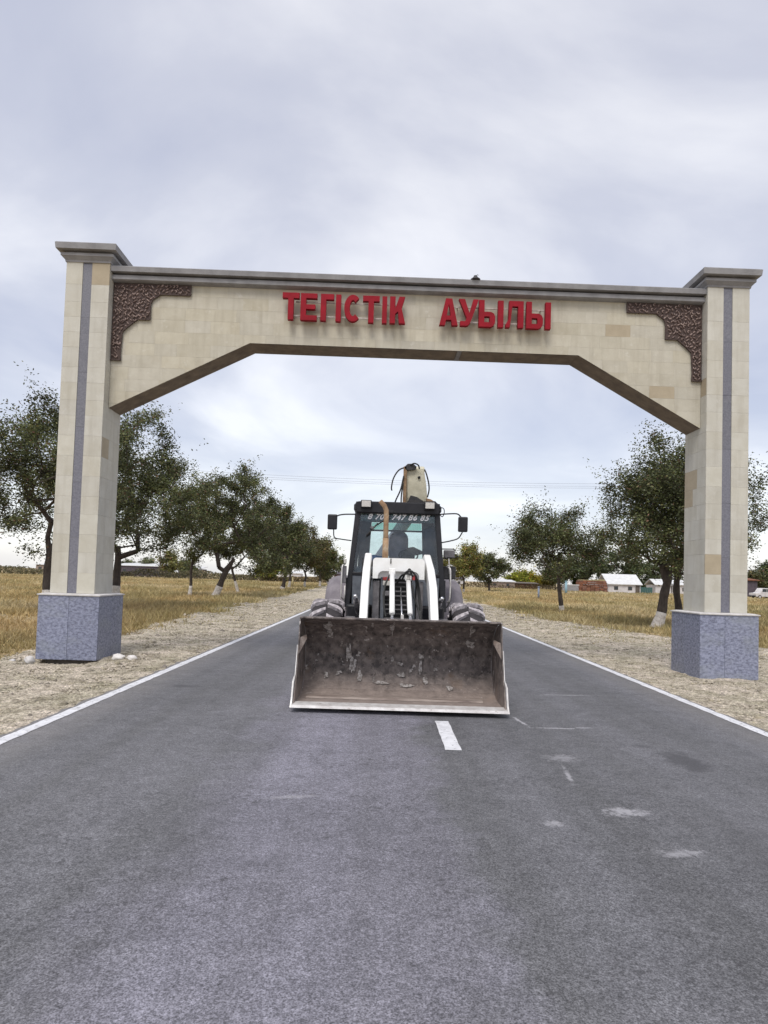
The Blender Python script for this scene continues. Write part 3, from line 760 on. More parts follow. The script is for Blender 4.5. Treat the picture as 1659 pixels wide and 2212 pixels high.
# soffit panels
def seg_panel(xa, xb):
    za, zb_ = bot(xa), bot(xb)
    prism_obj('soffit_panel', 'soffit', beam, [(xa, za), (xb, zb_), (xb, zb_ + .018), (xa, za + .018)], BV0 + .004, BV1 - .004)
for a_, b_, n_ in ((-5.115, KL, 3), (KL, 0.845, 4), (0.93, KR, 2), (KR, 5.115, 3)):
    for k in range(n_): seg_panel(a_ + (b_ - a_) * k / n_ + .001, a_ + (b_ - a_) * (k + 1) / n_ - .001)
box('joint_strip', 'cornice', beam, 0.85, 0.925, BV0 + .003, BV1 - .003, KZ - .002, KZ + .02, .001)
def clip_tile(x0, x1, z0, z1):
    """tile rectangle cut by the arch underside"""
    xs = sorted({x0, x1} | {k for k in (KL, KR) if x0 < k < x1})
    # crossings of the underside with z0 and z1
    for zc in (z0, z1):
        for (xa, xb) in zip(xs[:-1], xs[1:]):
            fa, fb = bot(xa) - zc, bot(xb) - zc
            if fa * fb < 0: xs.append(xa + (xb - xa) * fa / (fa - fb))
        xs = sorted(set(xs))
    pts = [(x, max(z0, bot(x))) for x in xs if bot(x) <= z1 + 1e-9]
    if len(pts) < 2 or pts[-1][0] - pts[0][0] < .02: return None
    top = [(pts[-1][0], z1), (pts[0][0], z1)]
    poly = pts + [t for t in top]
    o = []
    for p in poly:
        if not o or (abs(p[0] - o[-1][0]) + abs(p[1] - o[-1][1])) > 1e-4: o.append(p)
    if (abs(o[0][0] - o[-1][0]) + abs(o[0][1] - o[-1][1])) < 1e-4: o.pop()
    ar = 0.5 * abs(sum(o[i][0] * o[(i + 1) % len(o)][1] - o[(i + 1) % len(o)][0] * o[i][1] for i in range(len(o))))
    return o if len(o) >= 3 and ar > .002 else None
z = 6.48
cnt = 0
back = bmesh.new()
while z > BZ:
    z0 = z - 0.212
    x = -5.115
    while x < 5.11:
        x2 = x + random.choice([0.38, 0.44, 0.44, 0.5, 0.58])
        if x == -5.115: x2 = x + random.uniform(.2, .5)
        if x2 > 4.95: x2 = 5.115
        poly = clip_tile(x + .0006, x2 - .0006, z0 + .0006, z - .0006)
        if poly:
            r = random.random()
            d = random.uniform(0, .002)
            tan = (abs(x - 3.35) < .25 and abs(z - 6.05) < .11) or (abs(x - 4.0) < .25 and abs(z - 4.98) < .11) or r > .993
            prism_obj('tile', 'tile_tan' if tan else 'tile', beam, poly, BV0 - d, BV0 + .02)
            prism(back, poly, BV1 - .019, BV1 - .001)
            cnt += 1
        x = x2
    z = z0
tag(bm_obj('rear_tiles', back, 'tile', beam), kind='stuff')
# cornice along the beam: two bands with a groove between, swept profile
bm = bmesh.new()
prof = [(BV0 - .001, 6.45), (BV0 - .09, 6.462), (BV0 - .12, 6.475), (BV0 - .12, 6.545), (BV0 - .03, 6.548), (BV0 - .03, 6.582), (BV0 - .175, 6.585), (BV0 - .185, 6.665),
        (BV0 - .17, 6.68), (BV1 + .12, 6.68), (BV1 + .12, 6.6), (BV1 + .001, 6.45)]
prism(bm, prof, -5.118, 5.118, 'x')
bm_obj('cornice', bm, 'cornice', beam)

# carved corner panels
def ornament(sx):
    P_ = [(5.112, 6.445), (3.79, 6.445), (3.79, 6.27), (4.30, 6.27), (4.44, 6.17), (4.47, 6.10), (4.47, 5.82), (4.68, 5.82), (4.80, 5.72), (4.93, 5.60), (4.95, 5.25), (4.94, 5.1), (5.112, 5.1)]
    poly = [(sx * x_, z_) for x_, z_ in P_]
    o = prism_obj('carved_panel', 'carve_back', beam, poly, BV0 - .03, BV0 - .003)
    def inside(x_, z_):
        c = False; n = len(P_); j = n - 1
        for i in range(n):
            if (P_[i][1] > z_) != (P_[j][1] > z_) and x_ < (P_[j][0] - P_[i][0]) * (z_ - P_[i][1]) / (P_[j][1] - P_[i][1]) + P_[i][0]: c = not c
            j = i
        return c
    bm = bmesh.new()
    # interlaced scrolls and leaf buds
    pts = []
    tries = 0
    while len(pts) < 190 and tries < 9000:
        tries += 1
        x_, z_ = random.uniform(3.8, 5.1), random.uniform(5.12, 6.44)
        if inside(x_, z_) and inside(x_ + .03, z_) and inside(x_ - .03, z_) and inside(x_, z_ + .025) and inside(x_, z_ - .025) and all((x_ - a) ** 2 + (z_ - b) ** 2 > .050 ** 2 for a, b in pts): pts.append((x_, z_))
    for k, (x_, z_) in enumerate(pts):
        a0 = random.choice([0.8, 2.35]) + random.uniform(-.3, .3)
        if k % 3 == 0:      # curl
            q = [(sx * (x_ + cos(a0 + t * 4.2) * .030 * (1 - .55 * t)), BV0 - .04 - .012 * sin(pi * t), z_ + sin(a0 + t * 4.2) * .030 * (1 - .55 * t)) for t in np.linspace(0, 1, 7)]
            tube(bm, q, [.006, .009, .010, .010, .009, .008, .006], 5)
        else:               # leaf bud
            m4 = Matrix.Translation((sx * x_, BV0 - .034, z_)) @ Matrix.Rotation(a0, 4, 'Y') @ Matrix.Diagonal((random.uniform(.028, .044), random.uniform(.016, .028), random.uniform(.010, .017), 1))
            bmesh.ops.create_icosphere(bm, subdivisions=1, radius=1.0, matrix=m4)
    # raised border
    r_ = bm_obj('carving', bm, 'carve', o, recalc=False)
    tag(r_, kind='stuff')
    bm = bmesh.new()
    for i in range(1, len(P_) - 1):
        p, q = P_[i], P_[i + 1]
        tube(bm, [(sx * p[0], BV0 - .034, p[1]), (sx * q[0], BV0 - .034, q[1])], .011, 6)
    bm_obj('border', bm, 'carve_back', o)
ornament(-1); ornament(1)

# lettering
H_, ST = 0.465, 0.094
def letter_polys(ch, w_):
    s = ST
    h = H_
    if ch == 'Т': return [[(0, h), (0, h - s), (w_ / 2 - s / 2, h - s), (w_ / 2 - s / 2, 0), (w_ / 2 + s / 2, 0), (w_ / 2 + s / 2, h - s), (w_, h - s), (w_, h)]]
    if ch == 'Е':
        m0, m1 = h / 2 - s * .42, h / 2 + s * .42
        return [[(0, 0), (w_, 0), (w_, s * .9), (s, s * .9), (s, m0), (w_ * .9, m0), (w_ * .9, m1), (s, m1), (s, h - s * .9), (w_, h - s * .9), (w_, h), (0, h)]]
    if ch == 'Г': return [[(0, 0), (s, 0), (s, h - s), (w_, h - s), (w_, h), (0, h)]]
    if ch == 'І': return [[(0, 0), (w_, 0), (w_, h), (0, h)]]
    if ch == 'С':
        o_, i_ = [], []
        for k in range(19):
            t = R(48) + (R(312) - R(48)) * k / 18
            o_.append((w_ / 2 + w_ / 2 * cos(t), h / 2 + h / 2 * sin(t)))
            i_.append((w_ / 2 + (w_ / 2 - s) * cos(t), h / 2 + (h / 2 - s) * sin(t)))
        return [o_ + i_[::-1]]
    if ch == 'К':
        return [[(0, 0), (s, 0), (s, h * .36), (s * 1.5, h * .44), (w_ - s * 1.15, 0), (w_, 0), (s * 2.15, h * .56), (w_ - .01, h), (w_ - s * 1.15, h), (s, h * .56), (s, h), (0, h)]]
    if ch == 'А':
        tw = s * 1.15
        V_ = [(0, 0), (s * 1.05, 0), (w_ / 2, h * .80), (w_ - s * 1.05, 0), (w_, 0), (w_ / 2 + tw / 2, h), (w_ / 2 - tw / 2, h)]
        def inner(z_): return s * 1.05 + (w_ / 2 - s * 1.05) * z_ / (h * .80)
        a_, b_ = h * .2, h * .36
        return [V_, [(inner(a_), a_), (w_ - inner(a_), a_), (w_ - inner(b_), b_), (inner(b_), b_)]]
    if ch == 'У':
        return [[(0, h), (s * 1.1, h), (w_ * .54, h * .48), (w_ - s, h), (w_, h), (w_ * .60, h * .13), (w_ * .50, h * .03), (w_ * .38, 0), (w_ * .08, 0), (w_ * .08, s * .85), (w_ * .33, s * .85), (w_ * .41, h * .30)]]
    if ch == 'Л':
        return [[(0, 0), (s * .75, 0), (w_ * .28, h * .25), (w_ * .36, h - s), (w_ - s, h - s), (w_ - s, 0), (w_, 0), (w_, h), (w_ * .18, h), (w_ * .15, h * .3), (0, s * .6)]]
    if ch == 'Ь':
        hh = h * .56
        bowl_o = [(s, 0), (w_ - .07, 0), (w_ - .02, .03), (w_, .08), (w_, hh - .08), (w_ - .02, hh - .03), (w_ - .07, hh), (s, hh)]
        bowl_i = [(s, hh - s * .85), (w_ - s - .01, hh - s * .85), (w_ - s, hh - s * .95), (w_ - s, s * .95), (w_ - s - .01, s * .85), (s, s * .85)]
        return [[(0, 0), (s, 0), (s, h), (0, h)], bowl_o + bowl_i]
sign = thing('lettering_sign', 'red raised Cyrillic letters on thin rails across the face of the beam', 'sign', (0.33, 10.65, 0.0), GY)
LV0, LV1 = 0.19, 0.27
def put(ch, x0, w_, z0, polys=None):
    bm = bmesh.new()
    for pi_, poly in enumerate(polys or letter_polys(ch, w_)):
        prism(bm, [(x0 + a, z0 + b) for a, b in poly], LV0 + random.uniform(0, .001), LV1)
    bm_obj('letter', bm, 'red', sign)
K = 0.00305
zb = 5.865
def lx(X): return -2.19 + (X - 78) * K
for ch, X0, X1 in (('Т', 78, 172), ('Е', 180, 272), ('Г', 292, 366), ('І', 377, 406), ('С', 424, 522), ('Т', 528, 622), ('І', 637, 664), ('К', 680, 768)):
    put(ch, lx(X0), (X1 - X0) * K, zb + random.uniform(-.006, .006))
def lx2(X): return 0.50 + (X - 948) * K
for ch, X0, X1 in (('А', 948, 1052), ('У', 1056, 1168)):
    put(ch, lx2(X0), (X1 - X0) * K, zb + .005)
put('Л', lx2(1322), 100 * K, zb + .004)
for X0, Xb, Xi in ((1170, 1262, 1278), (1438, 1532, 1546)):
    x0 = lx2(X0)
    pol = letter_polys('Ь', (Xb - X0) * K)
    off = (Xi - X0) * K
    pol.append([(off, 0), (off + ST, 0), (off + ST, H_), (off, H_)])
    put('Ы', x0, 0, zb + .002, pol)
for (xa, xb, zz) in ((lx(110), lx(745), 5.955), (lx(150), lx(745), 6.20), (lx2(965), lx2(1560), 5.955), (lx2(1020), lx2(1560), 6.21)):
    box('rail', 'rail', sign, xa, xb, LV1 + .001, LV1 + .02, zz, zz + .022, .002)
    n_ = 5
    for k in range(n_):
        xx = xa + .1 + (xb - xa - .2) * k / (n_ - 1)
        box('bracket', 'rail', sign, xx - .008, xx + .008, LV1 + .021, BV0 - .004, zz + .004, zz + .018, .001)

# little dome fitting on the cornice
lamp = thing('roof_fitting', 'small dark dome fitting standing on top of the beam cornice', 'lamp', (1.43, 10.88, 6.68))
bm = bmesh.new(); lathe(bm, [(0, .085), (.012, .085), (.03, .06), (.055, .035), (.075, .03), (.082, .01)], 16, 'z'); bm_obj('dome', bm, 'darkmetal', lamp, smooth=True)
tube_obj('wire', 'darkmetal', lamp, [(0.02, 0, .08), (.03, 0, .10), (.045, 0, .095), (.045, 0, .08)], .004, 5)

# rubble by the plinths
def rock(name, label, cat, loc, s, mat, seed, group=None):
    r = np.random.default_rng(seed)
    bm = bmesh.new()
    bmesh.ops.create_icosphere(bm, subdivisions=3, radius=1.0)
    ph = r.uniform(0, 6, 9)
    for v in bm.verts:
        c = v.co
        q = 1 + .13 * sin(c.x * 3 + ph[0]) + .11 * sin(c.y * 4 + ph[1] + c.z * 2) + .07 * sin(c.z * 7 + ph[2] + c.x * 5)
        v.co = Vector((c.x * q * s[0], c.y * q * s[1], c.z * q * s[2]))
    o = bm_obj(name, bm, mat, smooth=True, loc=loc)
    tag(o, label, cat, group)
    return o
rock('stone', 'whitewashed stone touching the corner of the left plinth', 'stone', (-4.38, 10.82, .05), (.105, .085, .055), 'whitestone', 1)
rock('stone', 'whitewashed stone on its own side, nearest the road beside the left plinth', 'stone', (-4.17, 10.86, .04), (.095, .075, .05), 'whitestone', 2)
rock('stone', 'grey broken concrete lump under the outer corner of the left plinth', 'stone', (-5.62, 10.36, .02), (.085, .07, .07), 'slab', 3)
rock('stone', 'small pale rubble piece left of the broken concrete lump', 'stone', (-5.86, 10.30, .01), (.05, .05, .035), 'slab', 4)

# ------------------------------------------------------------------ backhoe loader
TX = 0.22
T = thing('backhoe_loader', 'white and black backhoe loader with its brown front bucket lowered onto the road', 'backhoe loader', (TX, 9.7, 0.03))
OY, OZ = -9.7, -0.03      # builders below use world y and z; this shifts them to the thing
T_off = Vector((0, OY, OZ))
def TP(p): return (p[0], p[1] + OY, p[2] + OZ)
def tbox(name, mat, x0, x1, y0, y1, z0, z1, bev=.008, parent=None):
    return box(name, mat, parent or T, x0, x1, y0 + OY, y1 + OY, z0 + OZ, z1 + OZ, bev)
def ttube(name, mat, pts, r, seg=8, parent=None): return tube_obj(name, mat, parent or T, [TP(p) for p in pts], r, seg)
def tprism(name, mat, poly, a, b, axis='x', bev=0.0, parent=None):
    if axis == 'x': return prism_obj(name, mat, parent or T, [(u + OY, v + OZ) for u, v in poly], a, b, 'x', bev)
    if axis == 'y': return prism_obj(name, mat, parent or T, [(u, v + OZ) for u, v in poly], a + OY, b + OY, 'y', bev)

# bucket
HB = 1.165
prof = [(7.10, .105), (7.30, .105), (7.50, .108), (7.66, .125), (7.80, .165), (7.90, .235), (7.97, .33), (8.01, .44), (8.02, .56), (7.99, .68), (7.93, .79), (7.84, .88), (7.73, .95), (7.60, .99), (7.46, 1.015)]
bucket = bpy.data.objects.new('front_bucket', None); COL.objects.link(bucket); bucket.parent = T
def shell(name, mat, pr, x0, x1, th, nx=14, jitter=0.0):
    bm = bmesh.new()
    nrm = []
    for i in range(len(pr)):
        p, q = pr[max(i - 1, 0)], pr[min(i + 1, len(pr) - 1)]
        d = Vector((q[0] - p[0], q[1] - p[1])).normalized(); nrm.append(Vector((d.y, -d.x)))
    def grid(off):
        g_ = []
        for i, (y_, z_) in enumerate(pr):
            row = []
            for k in range(nx + 1):
                xx = x0 + (x1 - x0) * k / nx
                dd = off + (jitter * sin(k * 1.7 + i * 2.1) * sin(i * .9 + k * .6) if jitter else 0)
                row.append(bm.verts.new((xx, y_ + nrm[i].x * dd + OY, z_ + nrm[i].y * dd + OZ)))
            g_.append(row)
        return g_
    A, B = grid(0), grid(th)
    for G_ in (A, B):
        for i in range(len(pr) - 1):
            for k in range(nx): bm.faces.new((G_[i][k], G_[i][k + 1], G_[i + 1][k + 1], G_[i + 1][k]))
    for k in range(nx):
        bm.faces.new((A[0][k], A[0][k + 1], B[0][k + 1], B[0][k])); bm.faces.new((A[-1][k], A[-1][k + 1], B[-1][k + 1], B[-1][k]))
    for i in range(len(pr) - 1):
        bm.faces.new((A[i][0], A[i + 1][0], B[i + 1][0], B[i][0])); bm.faces.new((A[i][nx], A[i + 1][nx], B[i + 1][nx], B[i][nx]))
    return bm_obj(name, bm, mat, bucket, smooth=False)
shell('back_plate', 'bucket', prof[4:], -HB + .013, HB - .013, .016, jitter=.003)
shell('floor_plate', 'bucket', prof[:5], -HB + .013, HB - .013, .016)
tprism('cutting_edge', 'edge', [(6.985, .082), (7.02, .108), (7.17, .121), (7.17, .106), (7.06, .084)], -HB - .025, HB + .025, 'x', .003, bucket)
tprism('wear_strip', 'bucket_dust', [(7.42, .110), (7.44, .128), (7.52, .131), (7.54, .115)], -HB + .1, HB - .2, 'x', 0, bucket)
for s in (-1, 1):
    side = [(7.06, .085)] + prof[1:] + [(7.43, 1.022), (7.40, .95), (7.36, .72), (7.25, .42), (7.12, .20)]
    xa, xb = (s * HB, s * (HB - .012))
    tprism('side_plate', 'bucket', side, min(xa, xb), max(xa, xb), 'x', 0, bucket)
    xa, xb = s * (HB + .003), s * (HB + .022)
    tprism('side_cutter', 'edge', [(6.99, .085), (7.20, .085), (7.28, .36), (7.235, .38), (7.13, .34), (7.05, .15)], min(xa, xb), max(xa, xb), 'x', .002, bucket)
    e_ = [(7.13, .34), (7.235, .40), (7.32, .62), (7.345, .72)]
    tprism('edge_bar', 'edge', [(y_, z_) for y_, z_ in e_] + [(y_ + .03, z_ - .005) for y_, z_ in reversed(e_)], min(s * (HB + .002), s * (HB + .010)), max(s * (HB + .002), s * (HB + .010)), 'x', 0, bucket)
    # corner gusset inside the bucket
    bm = bmesh.new()
    x0 = s * (HB - .014)
    a_ = [(x0, 7.42, .80), (x0, 7.38, .70), (x0, 7.36, .62), (x0, 7.50, .66), (x0 - s * .07, 7.50, .78), (x0 - s * .05, 7.60, .82)]
    vs = [bm.verts.new(TP(p)) for p in a_]
    bmesh.ops.convex_hull(bm, input=vs)
    bm_obj('corner_gusset', bm, 'bucket_dust', bucket)
tbox('top_lip', 'bucket', -HB, HB, 7.42, 7.55, 1.016, 1.034, .004, bucket)
for xx in (-.55, .48):
    tprism('back_bracket', 'white', [(8.045, .35), (8.35, .40), (8.38, .55), (8.20, .85), (8.03, .78)], xx - .03, xx + .03, 'x', .005, bucket)
# mud and scrape splashes on the lip
for (x_, w_, h_) in ((-.855, .05, .17), (-.09, .025, .16), (.865, .035, .15), (-.33, .02, .06)):
    bm = bmesh.new()
    n_ = 18
    vs = []
    for k in range(n_):
        t = 2 * pi * k / n_
        q = 1 + .35 * sin(3 * t + x_ * 9) + random.uniform(-.2, .2)
        zz = .96 - h_ * .4 + sin(t) * h_ * .5 * q
        yy = np.interp(zz, [.79, .88, .95, .99], [7.93, 7.84, 7.73, 7.60]) - .024
        vs.append(bm.verts.new(TP((x_ + cos(t) * w_ * q * (.5 if sin(t) < 0 else 1), yy, zz))))
    bm.faces.new(vs)
    bm_obj('mud_splash', bm, 'scrape', bucket)

for (px_, zz0, w_, h_) in ((-.62, .52, .045, .16), (-.56, .42, .05, .12), (-.50, .56, .03, .04), (-.47, .30, .04, .07), (-.30, .27, .02, .03), (-.08, .50, .02, .05), (0.02, .46, .05, .03), (.03, .33, .05, .035),
                        (.28, .54, .045, .05), (.27, .43, .02, .10), (.15, .38, .03, .03), (.33, .27, .04, .06), (.46, .40, .035, .02), (-.72, .33, .06, .03), (-.88, .30, .03, .04), (.88, .72, .08, .05), (-.86, .80, .05, .06), (.62, .20, .05, .03), (-.2, .24, .1, .02), (.1, .22, .12, .02)):
    bm = bmesh.new()
    for q in range(5):
        cx_, cz_ = px_ + random.uniform(-.5, .5) * w_, zz0 + random.uniform(-.5, .5) * h_
        rr = random.uniform(.25, .6)
        vs = []
        ph = random.uniform(0, 6)
        for k in range(12):
            t = 2 * pi * k / 12
            g_ = 1 + .3 * sin(3 * t + ph) + random.uniform(-.2, .2)
            zz = min(max(cz_ + sin(t) * h_ * rr * g_, .17), .94)
            yy = float(np.interp(zz, [.165, .235, .33, .44, .56, .68, .79, .88, .95], [7.80, 7.90, 7.97, 8.01, 8.02, 7.99, 7.93, 7.84, 7.73])) - .0225 - .001 * q
            vs.append(bm.verts.new(TP((cx_ + cos(t) * w_ * rr * g_, yy, zz))))
        bm.faces.new(vs)
    bm_obj('scrape_patch', bm, 'scrape', bucket)

# loader arms
for s in (-1, 1):
    tprism('loader_arm', 'white', [(10.55, 1.86), (10.2, 1.90), (9.3, 1.66), (8.75, 1.40), (8.35, .95), (8.12, .62), (8.10, .48), (8.28, .44), (8.50, .66), (8.85, 1.10), (9.4, 1.42), (10.5, 1.60)],
           s * .465 - .052, s * .465 + .052, 'x', .012)
    # lift ram outside/below the arm
    ttube('lift_ram', 'greypaint', [(s * .60, 10.4, .95), (s * .60, 9.4, 1.15)], .05, 14)
    ttube('ram_rod', 'chrome', [(s * .60, 9.42, 1.146), (s * .60, 8.9, 1.25)], .028, 12)
    bmq = ttube('pivot_pin', 'darkmetal', [(s * .38, 10.35, 1.74), (s * .56, 10.35, 1.74)], .05, 14)
    ttube('pivot_pin', 'darkmetal', [(s * .39, 8.2, .53), (s * .55, 8.2, .53)], .04, 14)
    # arm side frame between hood and arm
    tprism('tower_plate', 'black', [(10.2, .75), (10.75, .75), (10.75, 1.70), (10.45, 1.82), (10.15, 1.6)], min(s * .55, s * .57), max(s * .55, s * .57), 'x')
tbox('cross_tube', 'white', -.41, .41, 8.42, 8.54, .74, .86, .02)
# bucket rams
for (xx, y1_, z1_, r_) in ((-.095, 9.15, 1.60, .035), (.135, 9.15, 1.52, .033)):
    ttube('bucket_ram', 'white', [(xx, y1_, z1_), (xx, 8.20, 1.06)], r_, 16)
    ttube('ram_rod', 'chrome', [(xx, 8.24, 1.08), (xx, 7.98, .90)], .019, 12)
    tbox('ram_eye', 'white', xx - .045, xx + .045, 9.11, 9.20, z1_ - .04, z1_ + .05, .01)
ttube('depth_rod', 'chrome', [(.025, 8.9, 1.38), (.03, 8.05, .98)], .009, 8)
tbox('rod_guide', 'edge', .012, .048, 7.96, 8.02, .93, 1.06, .004)

# hood, grille
def round_top(hw, z0, z1, r, n=6):
    p = [(-hw, z0)]
    for k in range(n + 1):
        t = pi - (pi / 2) * k / n; p.append((-hw + r + r * cos(t), z1 - r + r * sin(t)))
    for k in range(n + 1):
        t = pi / 2 - (pi / 2) * k / n; p.append((hw - r + r * cos(t), z1 - r + r * sin(t)))
    p.append((hw, z0))
    return p
po = round_top(.375, 1.50, 1.80, .05)
pi_ = round_top(.30, 1.50, 1.61, .08)
tprism('hood', 'white', po, 9.42, 10.95, 'y', .006)
hoodf = tprism('hood_front', 'white', po + [(.375, 1.47)][:0] + list(reversed(pi_)), 9.32, 9.418, 'y')
tbox('hood_seam', 'greypaint', -.122, -.112, 9.30, 10.9, 1.796, 1.806, .001)
ttube('hood_latch', 'darkmetal', [(-.117, 9.312, 1.79), (-.117, 9.308, 1.72)], .008)
# fascia frames
for s in (-1, 1):
    tbox('fascia_post', 'greypaint', min(s * .365, s * .27), max(s * .365, s * .27), 9.36, 9.46, .72, 1.468, .012)
    tbox('fascia_post', 'trim', min(s * .255, s * .20), max(s * .255, s * .20), 9.40, 9.47, .74, 1.52, .01)
tbox('radiator', 'black', -.26, .26, 9.50, 9.60, .72, 1.62, .01)
for k in range(11):
    tbox('grille_slat', 'greypaint' if k % 3 else 'darkmetal', -.195, .195, 9.455, 9.475, .78 + k * .066, .80 + k * .066, .003)
for (x_, z_, m_, h_) in ((-.165, 1.40, 'lampglass', .07), (-.165, 1.475, 'lampred', .05), (-.165, 1.25, 'greypaint', .07)):
    tbox('grille_lamp', m_, x_ - .06, x_ + .06, 9.38, 9.44, z_ - .0, z_ + h_, .008)
tbox('engine_block', 'black', -.36, .36, 9.62, 11.1, .62, 1.465, .02)
tbox('chassis', 'black', -.30, .30, 8.75, 13.4, .46, .71, .02)
tbox('front_weight', 'darkmetal', -.28, .28, 8.95, 9.34, .42, .86, .03)
ttube('front_axle', 'darkmetal', [(-.80, 9.75, .58), (-.25, 9.75, .55), (.25, 9.75, .55), (.80, 9.75, .58)], [.07, .10, .10, .07], 12)
for s in (-1, 1):
    tbox('axle_bracket', 'greypaint', min(s * .62, s * .76), max(s * .62, s * .76), 9.60, 9.72, .86, .92, .01)
    tbox('side_tank', 'black', min(s * .40, s * .84), max(s * .40, s * .84), 11.0, 12.3, .55, 1.05, .04)

# hoses around the bucket rams
hoses = [
    [(.05, 9.1, 1.50), (.10, 9.0, 1.60), (.18, 8.98, 1.61), (.26, 9.05, 1.50), (.30, 9.1, 1.30), (.33, 9.0, 1.0)],
    [(-.02, 9.2, 1.45), (.05, 9.05, 1.56), (.15, 9.0, 1.57), (.22, 9.05, 1.52), (.27, 9.1, 1.38), (.31, 9.05, 1.1), (.33, 8.9, .92)],
    [(-.13, 9.2, 1.55), (-.19, 9.1, 1.40), (-.2, 9.0, 1.15), (-.17, 8.8, .98)],
    [(.12, 9.15, 1.58), (.14, 9.12, 1.64), (.17, 9.2, 1.62), (.2, 9.35, 1.5)],
    [(.19, 9.0, 1.42), (.22, 8.95, 1.25), (.28, 8.9, 1.08), (.31, 8.8, .95)],
]
for h in hoses: ttube('hydraulic_hose', 'rubberhose', curve_pts(h, 6), .014, 8)
tbox('hose_clamp', 'lampglass', .11, .16, 9.02, 9.07, 1.50, 1.56, .006)
tbox('hose_clamp', 'lampred', .19, .225, 9.02, 9.06, 1.49, 1.56, .006)

# wheels
def wheel(name, cx, cy, cz, r, wd, nl, mat_lug, rimr):
    wo = bpy.data.objects.new(name, None); COL.objects.link(wo); wo.parent = T
    wo.location = TP((cx, cy, cz))
    h = wd / 2
    bm = bmesh.new()
    lathe(bm, [(-h * .72, rimr), (-h * .95, rimr + .05), (-h, (r + rimr) / 2), (-h * .92, r * .89), (-h * .75, r * .915), (h * .75, r * .915), (h * .92, r * .89), (h, (r + rimr) / 2), (h * .95, rimr + .05), (h * .72, rimr)], 44)
    bm_obj('tyre', bm, 'tyre', wo, smooth=True)
    bm = bmesh.new()
    lathe(bm, [(-h * .70, rimr * .98), (-h * .66, rimr * .85), (-h * .25, rimr * .8), (-h * .25, .05), (h * .25, .05), (h * .25, rimr * .8), (h * .66, rimr * .85), (h * .70, rimr * .98)], 32)
    bm_obj('rim', bm, 'white', wo, smooth=False)
    bm = bmesh.new(); lathe(bm, [(-h * .4, .1), (-h * .38, .12), (h * .38, .12), (h * .4, .1)], 20); bm_obj('hub', bm, 'greypaint', wo)
    # one lug bar, bent over the shoulder, mirrored copies share the two meshes
    meshes = []
    for s in (-1, 1):
        bm = bmesh.new()
        n_ = 6
        rows = []
        for k in range(n_ + 1):
            t = k / n_
            xx = s * (0.01 + t * (h * .99))
            ang = -.24 * t * (.57 / r) * (wd / .46)
            rr_in = r * .90 if t < .75 else r * (.90 - .10 * (t - .75) / .25)
            rr_out = r if t < .7 else r * (1 - .05 * ((t - .7) / .3) ** 1.5 * 1.6)
            ha = (.040 + .012 * t) / r
            row = []
            for (aa, rad) in ((-ha, rr_in), (-ha * .72, rr_out), (ha * .72, rr_out), (ha, rr_in)):
                A_ = ang + aa
                row.append(bm.verts.new((xx, -rad * cos(A_), rad * sin(A_))))
            rows.append(row)
        for a, b in zip(rows[:-1], rows[1:]):
            for k in range(4): bm.faces.new((a[k], a[(k + 1) % 4], b[(k + 1) % 4], b[k]))
        bm.faces.new(rows[0]); bm.faces.new(rows[-1])
        bmesh.ops.recalc_face_normals(bm, faces=bm.faces[:])
        me = bpy.data.meshes.new('lug'); bm.to_mesh(me); bm.free(); me.materials.append(M[mat_lug])
        meshes.append(me)
    for s, me in enumerate(meshes):
        for k in range(nl):
            o = bpy.data.objects.new('lug', me); COL.objects.link(o); o.parent = wo
            o.rotation_euler = ((k + .5 * s) * 2 * pi / nl, 0, 0)
    return wo
wheel('front_wheel', -1.035, 9.75, .60, .57, .46, 14, 'lug', .27)
wheel('front_wheel', 1.045, 9.75, .60, .57, .46, 14, 'lug', .27)
wheel('rear_wheel', -1.03, 12.85, .74, .71, .48, 22, 'lug', .34)
wheel('rear_wheel', 1.03, 12.85, .74, .71, .48, 22, 'lug', .34)

# rear fenders: arched plates with rounded outer shoulder
for s in (-1, 1):
    bm = bmesh.new()
    crossx = [(.70, 0), (.95, 0), (1.12, -.012), (1.22, -.05), (1.29, -.12), (1.325, -.22)]
    rows = []
    for k in range(13):
        a_ = R(200) - R(205) * k / 12        # from low in front, over the top, to the back
        rows.append([])
        for th in (0, .015):
            for (xx, dr) in (crossx if th == 0 else reversed(crossx)):
                rr = .83 + dr - th
                rows[-1].append(bm.verts.new(TP((s * xx, 12.85 + rr * cos(a_), .72 + rr * sin(a_)))))
    for a, b in zip(rows[:-1], rows[1:]):
        m_ = len(a)
        for k in range(m_): bm.faces.new((a[k], a[(k + 1) % m_], b[(k + 1) % m_], b[k]))
    bm.faces.new(rows[0]); bm.faces.new(rows[-1])
    bm_obj('fender', bm, 'fender', T, smooth=True)

